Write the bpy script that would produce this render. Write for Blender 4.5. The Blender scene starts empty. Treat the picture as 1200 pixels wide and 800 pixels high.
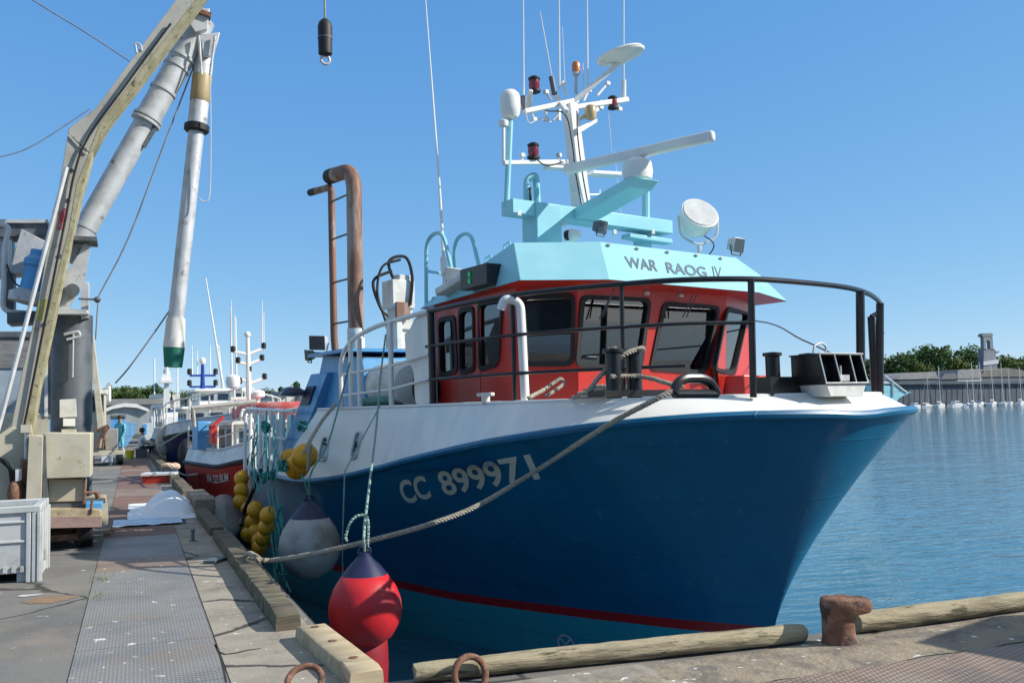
import bpy, bmesh, math, random
from math import sin, cos, pi, radians, sqrt, atan2
from mathutils import Vector, Matrix, noise
from mathutils.geometry import tessellate_polygon
random.seed(7)
V = Vector
sc = bpy.context.scene
COL = sc.collection
# ------------------------------------------------------------ camera
FPX = 1100.0; EYE = V((0, 0, 1.65))
PITCH = math.atan(79 / FPX); HEAD = math.atan(442 / FPX); ROLL = radians(1.45)
f0 = V((sin(HEAD), cos(HEAD), 0)); r0 = V((cos(HEAD), -sin(HEAD), 0)); u0 = V((0, 0, 1))
CF = f0 * cos(PITCH) + u0 * sin(PITCH); cu = -f0 * sin(PITCH) + u0 * cos(PITCH)
CR = r0 * cos(ROLL) - cu * sin(ROLL); CU = cu * cos(ROLL) + r0 * sin(ROLL)
cam_d = bpy.data.cameras.new('camera'); cam = bpy.data.objects.new('camera', cam_d); COL.objects.link(cam)
cam_d.sensor_width = 36; cam_d.lens = 36 * FPX / 1200; cam_d.clip_end = 6000; cam_d.clip_start = .05
M4 = Matrix((CR, CU, -CF)).transposed().to_4x4(); M4.translation = EYE
cam.matrix_world = M4; sc.camera = cam
# ------------------------------------------------------------ sky, sun, exposure
SUN_EL, SUN_AZ = radians(34), atan2(.90, -.435)         # azimuth clockwise from +y
w = bpy.data.worlds.new('World'); sc.world = w; w.use_nodes = True
nt = w.node_tree; bg = nt.nodes['Background']
sky = nt.nodes.new('ShaderNodeTexSky'); sky.sky_type = 'NISHITA'; sky.sun_disc = False
sky.sun_elevation = SUN_EL; sky.sun_rotation = SUN_AZ; sky.altitude = 4000
sky.air_density = 1.0; sky.dust_density = 0.0; sky.ozone_density = 2.0
# grade of the sky: deep, even summer blue that pales only gently towards the horizon
_sp = nt.nodes.new('ShaderNodeSeparateColor'); _cb = nt.nodes.new('ShaderNodeCombineColor'); nt.links.new(sky.outputs[0], _sp.inputs[0])
for _i, (_p, _k) in enumerate(((.80, 1.23), (.50, 2.42), (.235, 4.82))):
    _a = nt.nodes.new('ShaderNodeMath'); _a.operation = 'POWER'; _a.inputs[1].default_value = _p; nt.links.new(_sp.outputs[_i], _a.inputs[0])
    _b = nt.nodes.new('ShaderNodeMath'); _b.operation = 'MULTIPLY'; _b.inputs[1].default_value = _k; nt.links.new(_a.outputs[0], _b.inputs[0]); nt.links.new(_b.outputs[0], _cb.inputs[_i])
_tc = nt.nodes.new('ShaderNodeTexCoord'); _sz = nt.nodes.new('ShaderNodeSeparateXYZ'); nt.links.new(_tc.outputs['Generated'], _sz.inputs[0])
_mr = nt.nodes.new('ShaderNodeMapRange'); _mr.interpolation_type = 'SMOOTHSTEP'; _mr.inputs['From Min'].default_value = .44; _mr.inputs['From Max'].default_value = .85; nt.links.new(_sz.outputs['Z'], _mr.inputs['Value'])
_mx = nt.nodes.new('ShaderNodeMix'); _mx.data_type = 'RGBA'; nt.links.new(_mr.outputs[0], _mx.inputs['Factor']); nt.links.new(_cb.outputs[0], _mx.inputs[6]); _mx.inputs[7].default_value = (3.4, 4.0, 4.8, 1)  # overhead sky mixed paler than a real one, as an added warm fill light
nt.links.new(_mx.outputs[2], bg.inputs[0]); bg.inputs[1].default_value = .10
sd = bpy.data.lights.new('sun', 'SUN'); sun = bpy.data.objects.new('sun', sd); COL.objects.link(sun)
sd.energy = 5.0; sd.angle = radians(.5); sd.color = (1, .95, .86)
sdir = V((sin(SUN_AZ) * cos(SUN_EL), cos(SUN_AZ) * cos(SUN_EL), sin(SUN_EL)))
sun.rotation_euler = sdir.to_track_quat('Z', 'Y').to_euler(); sun.location = (30, -20, 30)
sc.view_settings.view_transform = 'Standard'; sc.view_settings.look = 'None'
sc.view_settings.exposure = 0.25; sc.view_settings.gamma = 1; sc.view_settings.use_curve_mapping = False
sc.render.engine = 'CYCLES'
# ------------------------------------------------------------ measuring helpers
def ray(px, py): return CR * ((px - 600) / FPX) - CU * ((py - 400) / FPX) + CF
def hit(px, py, n, p0):
    d = ray(px, py); return EYE + d * (n.dot(p0 - EYE) / n.dot(d))
def at(px, py, y): return hit(px, py, V((0, 1, 0)), V((0, y, 0)))
def onz(px, py, z): return hit(px, py, V((0, 0, 1)), V((0, 0, z)))
YAW = radians(12); BO = V((7.02, 7.03, 0))
BM = Matrix.Translation(BO) @ Matrix.Rotation(YAW, 4, 'Z'); BMI = BM.inverted()
BX = (BM.to_3x3() @ V((1, 0, 0))); BY = (BM.to_3x3() @ V((0, 1, 0)))
def L(a, b, z): return V((-b, a, z))                   # a aft of the bow, b to starboard
def la(px, py, a): return BMI @ hit(px, py, BY, BM @ L(a, 0, 0))
def lb(px, py, b): return BMI @ hit(px, py, BX, BM @ L(0, b, 0))
def lz(px, py, z): return BMI @ onz(px, py, z)
# ------------------------------------------------------------ materials
def mat(name, c, rough=.5, metal=0, c2=None, scale=4, mix=(.4, .65), bump=0, bscale=None, coat=0, spec=.5,
        detail=6, stain=None, stain_scale=2, stain_lim=(.6, .68), stretch=(1, 1, 1), rvar=0):
    m = bpy.data.materials.new(name); m.use_nodes = True
    t = m.node_tree; N = t.nodes; K = t.links; b = N['Principled BSDF']
    b.inputs['Roughness'].default_value = rough; b.inputs['Metallic'].default_value = metal
    b.inputs['Coat Weight'].default_value = coat; b.inputs['Coat Roughness'].default_value = .08
    b.inputs['Specular IOR Level'].default_value = spec
    b.inputs['Base Color'].default_value = (*c, 1)
    if c2 is None: c2 = tuple(x * .72 for x in c)
    tc = N.new('ShaderNodeTexCoord'); mp = N.new('ShaderNodeMapping'); K.new(tc.outputs['Object'], mp.inputs[0])
    mp.inputs['Scale'].default_value = stretch
    def nz(s, d=detail):
        n = N.new('ShaderNodeTexNoise'); n.inputs['Scale'].default_value = s; n.inputs['Detail'].default_value = d
        n.inputs['Roughness'].default_value = .62; K.new(mp.outputs[0], n.inputs['Vector']); return n.outputs['Fac']
    def ramp(src, lo, hi):
        r = N.new('ShaderNodeMapRange'); r.inputs['From Min'].default_value = lo; r.inputs['From Max'].default_value = hi
        r.interpolation_type = 'SMOOTHSTEP'; K.new(src, r.inputs['Value']); return r.outputs[0]
    def mixc(fac, a, bb):
        x = N.new('ShaderNodeMix'); x.data_type = 'RGBA'; K.new(fac, x.inputs['Factor'])
        for s, v in ((6, a), (7, bb)):
            if isinstance(v, tuple): x.inputs[s].default_value = (*v, 1)
            else: K.new(v, x.inputs[s])
        return x.outputs[2]
    n1 = nz(scale); col = mixc(ramp(n1, *mix), c, c2)
    if stain: col = mixc(ramp(nz(stain_scale), *stain_lim), col, stain)
    K.new(col, b.inputs['Base Color'])
    if rvar:
        r = N.new('ShaderNodeMapRange'); r.inputs['To Min'].default_value = rough; r.inputs['To Max'].default_value = rough + rvar
        K.new(n1, r.inputs['Value']); K.new(r.outputs[0], b.inputs['Roughness'])
    if bump:
        bp = N.new('ShaderNodeBump'); bp.inputs['Strength'].default_value = 1; bp.inputs['Distance'].default_value = bump
        K.new(nz(bscale or scale * 4), bp.inputs['Height']); K.new(bp.outputs[0], b.inputs['Normal'])
    m['h'] = 1
    return m
WHITE = mat('white paint', (.84, .81, .75), .32, c2=(.70, .71, .70), scale=1.6, bump=.0015, bscale=3, stain=(.52, .45, .36), stain_scale=5, stain_lim=(.68, .8), stretch=(1, 1, .35))
OFFW = mat('weathered white paint', (.70, .69, .64), .5, c2=(.58, .56, .5), scale=5, stain=(.35, .22, .12), stain_scale=7, stain_lim=(.64, .74))
GREYW = mat('grey white plastic', (.62, .63, .62), .45, c2=(.5, .51, .5), scale=4)
BLACK = mat('black paint', (.012, .013, .015), .3, c2=(.02, .02, .022), scale=9, stain=(.09, .06, .045), stain_scale=14, stain_lim=(.66, .76))
RUBBER = mat('black rubber', (.012, .012, .013), .6)
CYAN = mat('turquoise paint', (.31, .62, .68), .34, c2=(.27, .57, .64), scale=1.5, bump=.001, bscale=3, stain=(.38, .58, .6), stain_scale=8, stain_lim=(.66, .76))
BLUEP = mat('mid blue paint', (.10, .34, .62), .35, c2=(.08, .29, .55), scale=2, stain=(.2, .3, .42), stain_scale=7, stain_lim=(.64, .76))
RED = mat('red paint', (.56, .03, .02), .33, c2=(.46, .03, .022), scale=1.4, bump=.001, bscale=3, stain=(.36, .035, .03), stain_scale=6, stain_lim=(.6, .75))
RUST = mat('rusty steel', (.17, .075, .045), .8, c2=(.27, .14, .085), scale=9, bump=.012, bscale=26, stain=(.06, .035, .03), stain_scale=7, stain_lim=(.5, .62))
RUSTPIPE = mat('heat rusted exhaust steel', (.25, .125, .08), .65, metal=.15, c2=(.16, .085, .06), scale=3, stain=(.40, .31, .26), stain_scale=2, stain_lim=(.48, .66), stretch=(1.6, 1.6, .35), bump=.003, bscale=14)
SOOT = mat('sooty steel', (.03, .022, .018), .7)
STEEL = mat('galvanised steel', (.56, .57, .58), .45, metal=.25, c2=(.44, .45, .46), scale=5, stain=(.2, .17, .13), stain_scale=6, stain_lim=(.6, .72), rvar=.2)
DSTEEL = mat('dark grey steel', (.14, .155, .17), .45, metal=.3, c2=(.09, .10, .11), scale=4, rvar=.2)
INOX = mat('stainless steel', (.55, .55, .54), .28, metal=.85, c2=(.42, .42, .41), scale=8, rvar=.15)
CREAM = mat('cream painted steel', (.56, .52, .40), .5, c2=(.48, .43, .32), scale=3, stain=(.24, .15, .08), stain_scale=5, stain_lim=(.62, .72), bump=.003, bscale=6)
ARMG = mat('grey beige painted steel', (.43, .41, .35), .55, c2=(.35, .33, .28), scale=2, stain=(.2, .16, .1), stain_scale=4, stain_lim=(.58, .7))
MOSS = mat('mossy yellow edge', (.42, .38, .24), .7, c2=(.30, .27, .15), scale=5, stain=(.12, .11, .05), stain_scale=9, stain_lim=(.56, .66), bump=.004)
WOOD = mat('weathered quay timber', (.15, .122, .085), .9, c2=(.06, .05, .036), scale=3, stain=(.17, .19, .10), stain_scale=2.5, stain_lim=(.5, .66), bump=.018, bscale=7, stretch=(4, .6, 4))
LOGM = mat('bleached log', (.40, .34, .22), .9, c2=(.20, .165, .10), scale=3, stain=(.09, .08, .045), stain_scale=4, stain_lim=(.56, .64), bump=.03, bscale=8, stretch=(.5, 4, 4))
PLANK = mat('pale timber block', (.47, .38, .25), .85, c2=(.36, .28, .17), scale=2, stain=(.23, .17, .1), stain_scale=5, stain_lim=(.58, .7), bump=.005, bscale=9, stretch=(4, .6, 4))
ROPE = mat('grey mooring rope', (.38, .34, .27), .9, c2=(.27, .24, .19), scale=20, bump=.003, bscale=80)
GROPE = mat('green rope', (.09, .25, .20), .85, c2=(.14, .3, .26), scale=18, bump=.003, bscale=90)
PALEROPE = mat('pale green rope', (.30, .42, .36), .85, c2=(.22, .33, .29), scale=18, bump=.003, bscale=90)
YELLOW = mat('yellow float plastic', (.78, .38, .01), .45, c2=(.66, .30, .01), scale=5, stain=(.22, .13, .03), stain_scale=6, stain_lim=(.6, .74), bump=.003, bscale=10)
GREYF = mat('scuffed grey fender', (.36, .35, .33), .62, c2=(.25, .23, .2), scale=3, stain=(.22, .17, .12), stain_scale=2.2, stain_lim=(.5, .7), bump=.003, bscale=24)
REDF = mat('red vinyl fender', (.58, .014, .02), .38, c2=(.48, .012, .02), scale=3, stain=(.62, .16, .14), stain_scale=5, stain_lim=(.58, .74), bump=.003, bscale=18, rvar=.25)
NAVY = mat('navy vinyl', (.012, .018, .07), .45)
TEXTW = mat('cream lettering paint', (.66, .63, .53), .45, c2=(.6, .57, .48), scale=6)
TEXTB = mat('slate lettering paint', (.11, .16, .2), .4)
PLATE = mat('chequer plate worn', (.31, .295, .275), .55, metal=.25, c2=(.24, .238, .235), scale=1.3, stain=(.30, .25, .2), stain_scale=1.1, stain_lim=(.5, .72), rvar=.15)
WBAG = mat('white tarpaulin', (.82, .82, .82), .5, c2=(.74, .75, .77), scale=2, bump=.02, bscale=3)
def chequer(m, s, dist, turn=0):
    t = m.node_tree; N = t.nodes; K = t.links; b = N['Principled BSDF']
    tc = N.new('ShaderNodeTexCoord'); wv = []
    for rot in (radians(45 + turn), radians(-45 + turn)):
        mp = N.new('ShaderNodeMapping'); mp.inputs['Rotation'].default_value = (0, 0, rot); K.new(tc.outputs['Object'], mp.inputs[0])
        x = N.new('ShaderNodeTexWave'); x.inputs['Scale'].default_value = s; x.inputs['Distortion'].default_value = 0
        K.new(mp.outputs[0], x.inputs['Vector']); wv.append(x.outputs['Fac'])
    mx = N.new('ShaderNodeMath'); mx.operation = 'MULTIPLY'; K.new(wv[0], mx.inputs[0]); K.new(wv[1], mx.inputs[1])
    bp = N.new('ShaderNodeBump'); bp.inputs['Distance'].default_value = dist; K.new(mx.outputs[0], bp.inputs['Height']); K.new(bp.outputs[0], b.inputs['Normal'])
    # dirt caught between the studs, worn brighter on top
    r = N.new('ShaderNodeMapRange'); r.inputs['From Max'].default_value = .35; r.inputs['To Min'].default_value = .72; r.inputs['To Max'].default_value = 1.12; K.new(mx.outputs[0], r.inputs['Value'])
    q = N.new('ShaderNodeMix'); q.data_type = 'RGBA'; q.blend_type = 'MULTIPLY'; q.inputs['Factor'].default_value = 1; K.new(b.inputs['Base Color'].links[0].from_socket, q.inputs[6]); K.new(r.outputs[0], q.inputs[7]); K.new(q.outputs[2], b.inputs['Base Color'])
    return m
def cracks(m, scale=.55, wd=.012, c=(.05, .045, .04)):
    t = m.node_tree; N = t.nodes; K = t.links; b = N['Principled BSDF']; tc = N.new('ShaderNodeTexCoord')
    n = N.new('ShaderNodeTexNoise'); n.inputs['Scale'].default_value = 2.2; n.inputs['Detail'].default_value = 5; K.new(tc.outputs['Object'], n.inputs['Vector'])
    ma = N.new('ShaderNodeMix'); ma.data_type = 'VECTOR'; ma.inputs['Factor'].default_value = .22; K.new(tc.outputs['Object'], ma.inputs[4]); K.new(n.outputs['Color'], ma.inputs[5])
    v = N.new('ShaderNodeTexVoronoi'); v.feature = 'DISTANCE_TO_EDGE'; v.inputs['Scale'].default_value = scale; K.new(ma.outputs[1], v.inputs['Vector'])
    r = N.new('ShaderNodeMapRange'); r.inputs['From Min'].default_value = wd * .4; r.inputs['From Max'].default_value = wd; r.inputs['To Min'].default_value = 1; r.inputs['To Max'].default_value = 0; K.new(v.outputs['Distance'], r.inputs['Value'])
    x = N.new('ShaderNodeMix'); x.data_type = 'RGBA'; K.new(r.outputs[0], x.inputs['Factor']); K.new(b.inputs['Base Color'].links[0].from_socket, x.inputs[6]); x.inputs[7].default_value = (*c, 1); K.new(x.outputs[2], b.inputs['Base Color'])
    return m
def droppings(m, s=3.0, lim=(.735, .745), c=(.72, .71, .68)):
    "bird droppings and pale splashes lying on a ground material"
    t = m.node_tree; N = t.nodes; K = t.links; b = N['Principled BSDF']
    tc = N.new('ShaderNodeTexCoord'); n = N.new('ShaderNodeTexNoise'); n.inputs['Scale'].default_value = s; n.inputs['Detail'].default_value = 4; n.inputs['Distortion'].default_value = .6
    K.new(tc.outputs['Object'], n.inputs['Vector'])
    r = N.new('ShaderNodeMapRange'); r.inputs['From Min'].default_value = lim[0]; r.inputs['From Max'].default_value = lim[1]; K.new(n.outputs['Fac'], r.inputs['Value'])
    x = N.new('ShaderNodeMix'); x.data_type = 'RGBA'; K.new(r.outputs[0], x.inputs['Factor'])
    old = b.inputs['Base Color'].links[0].from_socket; K.new(old, x.inputs[6]); x.inputs[7].default_value = (*c, 1); K.new(x.outputs[2], b.inputs['Base Color'])
    return m
chequer(PLATE, 9, .004); droppings(PLATE, 10, (.685, .70))
PLATE2 = chequer(mat('chequer plate brown', (.31, .225, .17), .6, metal=.15, c2=(.19, .15, .13), scale=1.6, stain=(.3, .25, .2), stain_scale=1.3, stain_lim=(.52, .7), rvar=.15), 7.5, .005, 27)
droppings(PLATE2, 10, (.70, .715))
PLATE3 = chequer(mat('chequer plate rusty red', (.24, .135, .10), .7, metal=.1, c2=(.19, .12, .10), scale=1.6, rvar=.15), 9, .004)
ASPH = droppings(mat('quay asphalt', (.19, .18, .165), .9, c2=(.14, .135, .125), scale=.8, bump=.006, bscale=45, stain=(.25, .215, .17), stain_scale=.45, stain_lim=(.5, .66)), 9, (.705, .715))
CONC = droppings(mat('quay edge concrete', (.34, .30, .24), .92, c2=(.26, .23, .19), scale=1.4, bump=.006, bscale=26, stain=(.14, .125, .105), stain_scale=1.2, stain_lim=(.52, .7)), 10, (.675, .69))
CRUMB = droppings(mat('crumbling dirty concrete', (.30, .245, .175), .95, c2=(.17, .145, .12), scale=3, bump=.02, bscale=18, stain=(.33, .28, .21), stain_scale=2.4, stain_lim=(.54, .7)), 11, (.665, .68))
cracks(CONC); cracks(ASPH, .4, .010)
WALLM = mat('dark quay wall stone', (.09, .085, .075), .85, c2=(.05, .055, .05), scale=1.5, bump=.03, bscale=4, stain=(.04, .055, .03), stain_scale=.8, stain_lim=(.45, .6))
def glass_mat(name, tint=(.5, .55, .57), rough=.02):
    m = bpy.data.materials.new(name); m.use_nodes = True; t = m.node_tree; N = t.nodes; K = t.links
    N.remove(N['Principled BSDF']); out = N['Material Output']
    g = N.new('ShaderNodeBsdfGlossy'); g.inputs['Roughness'].default_value = rough; g.inputs[0].default_value = (.95, .97, 1, 1)
    tr = N.new('ShaderNodeBsdfTransparent'); tr.inputs[0].default_value = (*tint, 1)
    fr = N.new('ShaderNodeFresnel'); fr.inputs[0].default_value = 2.1
    mx = N.new('ShaderNodeMixShader'); K.new(fr.outputs[0], mx.inputs[0]); K.new(tr.outputs[0], mx.inputs[1]); K.new(g.outputs[0], mx.inputs[2]); K.new(mx.outputs[0], out.inputs[0])
    return m
GLASS = glass_mat('wheelhouse glass', (.36, .39, .40))
DGLASS = mat('dark window glass', (.03, .045, .06), .06, c2=(.05, .06, .07), scale=3, spec=.8)
LENSR = mat('red lamp lens', (.22, .008, .015), .15, spec=.8); LENSO = mat('orange beacon lens', (.8, .22, .02), .2, spec=.8)
LENSG = bpy.data.materials.new('green lamp lens'); LENSG.use_nodes = True
_b = LENSG.node_tree.nodes['Principled BSDF']; _b.inputs['Base Color'].default_value = (.0, .25, .07, 1); _b.inputs['Emission Color'].default_value = (0, .8, .25, 1); _b.inputs['Emission Strength'].default_value = .12; _b.inputs['Roughness'].default_value = .15
LENSY = mat('amber lamp lens', (.55, .42, .2), .25)
def hull_mat(name, top, stripe, low, z0, z1, slope_from=6.0, slope=.05):
    m = mat(name, top, .34, c2=tuple(x * .86 for x in top), scale=1.1, coat=.22, bump=.006, bscale=1.6, spec=.35, rvar=.12)
    t = m.node_tree; N = t.nodes; K = t.links; b = N['Principled BSDF']
    tc = N.new('ShaderNodeTexCoord'); sp = N.new('ShaderNodeSeparateXYZ'); K.new(tc.outputs['Object'], sp.inputs[0])
    def mth(op, a, bb):
        x = N.new('ShaderNodeMath'); x.operation = op
        for i, q in enumerate((a, bb)):
            if isinstance(q, (int, float)): x.inputs[i].default_value = q
            else: K.new(q, x.inputs[i])
        return x.outputs[0]
    rise = mth('MULTIPLY', mth('MAXIMUM', mth('SUBTRACT', sp.outputs[1], slope_from), 0), slope)
    zz = mth('SUBTRACT', sp.outputs[2], rise)
    def band(th, lowc, src):
        g = mth('GREATER_THAN', zz, th); x = N.new('ShaderNodeMix'); x.data_type = 'RGBA'; K.new(g, x.inputs['Factor'])
        x.inputs[6].default_value = (*lowc, 1)
        if isinstance(src, tuple): x.inputs[7].default_value = (*src, 1)
        else: K.new(src, x.inputs[7])
        return x.outputs[2]
    src = b.inputs['Base Color'].links[0].from_socket
    # vertical scuffs and salt runs
    mp = N.new('ShaderNodeMapping'); mp.inputs['Scale'].default_value = (2.2, 2.2, .25); K.new(tc.outputs['Object'], mp.inputs[0])
    n = N.new('ShaderNodeTexNoise'); n.inputs['Scale'].default_value = 1.6; n.inputs['Detail'].default_value = 7; K.new(mp.outputs[0], n.inputs['Vector'])
    r = N.new('ShaderNodeMapRange'); r.inputs['From Min'].default_value = .58; r.inputs['From Max'].default_value = .85; r.inputs['To Max'].default_value = .35; K.new(n.outputs['Fac'], r.inputs['Value'])
    x = N.new('ShaderNodeMix'); x.data_type = 'RGBA'; K.new(r.outputs[0], x.inputs['Factor']); K.new(src, x.inputs[6]); x.inputs[7].default_value = (*[min(1, c * 1.25 + .004) for c in top], 1)
    K.new(band(z0, low, band(z1, stripe, x.outputs[2])), b.inputs['Base Color'])
    return m
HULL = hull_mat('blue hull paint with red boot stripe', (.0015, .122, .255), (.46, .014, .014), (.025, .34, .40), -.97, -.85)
def streaks(m, c=(.26, .13, .06), amount=.45, s=3.0, lim=(.60, .78), zs=.12):
    "thin runs of rust and dirt down a painted surface"
    t = m.node_tree; N = t.nodes; K = t.links; b = N['Principled BSDF']; tc = N.new('ShaderNodeTexCoord'); mp = N.new('ShaderNodeMapping'); mp.inputs['Scale'].default_value = (s, s, s * zs); K.new(tc.outputs['Object'], mp.inputs[0])
    n = N.new('ShaderNodeTexNoise'); n.inputs['Scale'].default_value = 2.4; n.inputs['Detail'].default_value = 8; n.inputs['Roughness'].default_value = .7; K.new(mp.outputs[0], n.inputs['Vector'])
    r = N.new('ShaderNodeMapRange'); r.inputs['From Min'].default_value = lim[0]; r.inputs['From Max'].default_value = lim[1]; r.inputs['To Max'].default_value = amount; K.new(n.outputs['Fac'], r.inputs['Value'])
    x = N.new('ShaderNodeMix'); x.data_type = 'RGBA'; K.new(r.outputs[0], x.inputs['Factor']); K.new(b.inputs['Base Color'].links[0].from_socket, x.inputs[6]); x.inputs[7].default_value = (*c, 1); K.new(x.outputs[2], b.inputs['Base Color'])
    return m
def plating(m, w=1.7, h=.62, d=.0035):
    "welded plate seams and slightly dished plates"
    t = m.node_tree; N = t.nodes; K = t.links; b = N['Principled BSDF']; tc = N.new('ShaderNodeTexCoord'); sp = N.new('ShaderNodeSeparateXYZ'); cb = N.new('ShaderNodeCombineXYZ'); K.new(tc.outputs['Object'], sp.inputs[0]); K.new(sp.outputs[1], cb.inputs[0]); K.new(sp.outputs[2], cb.inputs[1])
    k = N.new('ShaderNodeTexBrick'); k.inputs['Scale'].default_value = 1; k.inputs['Mortar Size'].default_value = .012; k.inputs['Mortar Smooth'].default_value = 1; k.inputs['Brick Width'].default_value = w; k.inputs['Row Height'].default_value = h; K.new(cb.outputs[0], k.inputs['Vector'])
    n = N.new('ShaderNodeTexNoise'); n.inputs['Scale'].default_value = 1.1; n.inputs['Detail'].default_value = 1; K.new(tc.outputs['Object'], n.inputs['Vector'])
    b1 = N.new('ShaderNodeBump'); b1.inputs['Distance'].default_value = d; K.new(k.outputs['Fac'], b1.inputs['Height'])
    b2 = N.new('ShaderNodeBump'); b2.inputs['Distance'].default_value = .03; K.new(n.outputs['Fac'], b2.inputs['Height']); K.new(b1.outputs[0], b2.inputs['Normal']); K.new(b2.outputs[0], b.inputs['Normal'])
    return m
streaks(HULL, (.34, .42, .46), .34, 2.2, (.60, .82)); streaks(HULL, (.20, .10, .05), .30, 3.5, (.70, .85)); plating(HULL)
def aft_sheen(m, y0=8.1, y1=8.8, c=(.30, .38, .45)):
    "pale sheen of the after body painted into its colour"
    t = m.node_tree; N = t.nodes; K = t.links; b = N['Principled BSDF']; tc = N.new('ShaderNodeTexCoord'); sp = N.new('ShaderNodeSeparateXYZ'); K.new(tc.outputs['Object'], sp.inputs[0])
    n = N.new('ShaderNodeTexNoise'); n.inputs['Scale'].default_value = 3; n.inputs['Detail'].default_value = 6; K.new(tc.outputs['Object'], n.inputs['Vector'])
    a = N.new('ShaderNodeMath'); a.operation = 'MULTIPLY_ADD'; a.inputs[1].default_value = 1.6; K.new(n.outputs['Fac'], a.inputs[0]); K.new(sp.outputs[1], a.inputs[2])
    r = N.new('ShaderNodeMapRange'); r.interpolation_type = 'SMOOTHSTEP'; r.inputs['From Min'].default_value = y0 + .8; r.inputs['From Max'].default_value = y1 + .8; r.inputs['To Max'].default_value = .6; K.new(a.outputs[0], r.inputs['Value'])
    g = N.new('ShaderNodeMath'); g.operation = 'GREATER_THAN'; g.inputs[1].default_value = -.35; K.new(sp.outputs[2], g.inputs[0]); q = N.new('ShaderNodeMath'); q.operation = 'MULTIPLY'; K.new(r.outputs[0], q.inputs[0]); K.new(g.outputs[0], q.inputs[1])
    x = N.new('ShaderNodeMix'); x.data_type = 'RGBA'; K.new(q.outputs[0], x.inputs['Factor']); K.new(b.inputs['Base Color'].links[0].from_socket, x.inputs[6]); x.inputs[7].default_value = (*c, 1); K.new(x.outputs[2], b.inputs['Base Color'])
aft_sheen(HULL)  # whitish sheen painted into the colour of the after hull
streaks(WHITE, (.42, .30, .20), .42, 2.6, (.62, .84)); streaks(CYAN, (.34, .24, .16), .40, 3.2, (.64, .84)); streaks(RED, (.22, .05, .035), .5, 3.0, (.60, .82)); streaks(CREAM, (.2, .12, .06), .5, 2.5, (.62, .8)); streaks(STEEL, (.2, .16, .12), .4, 2.0, (.6, .8))
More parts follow.
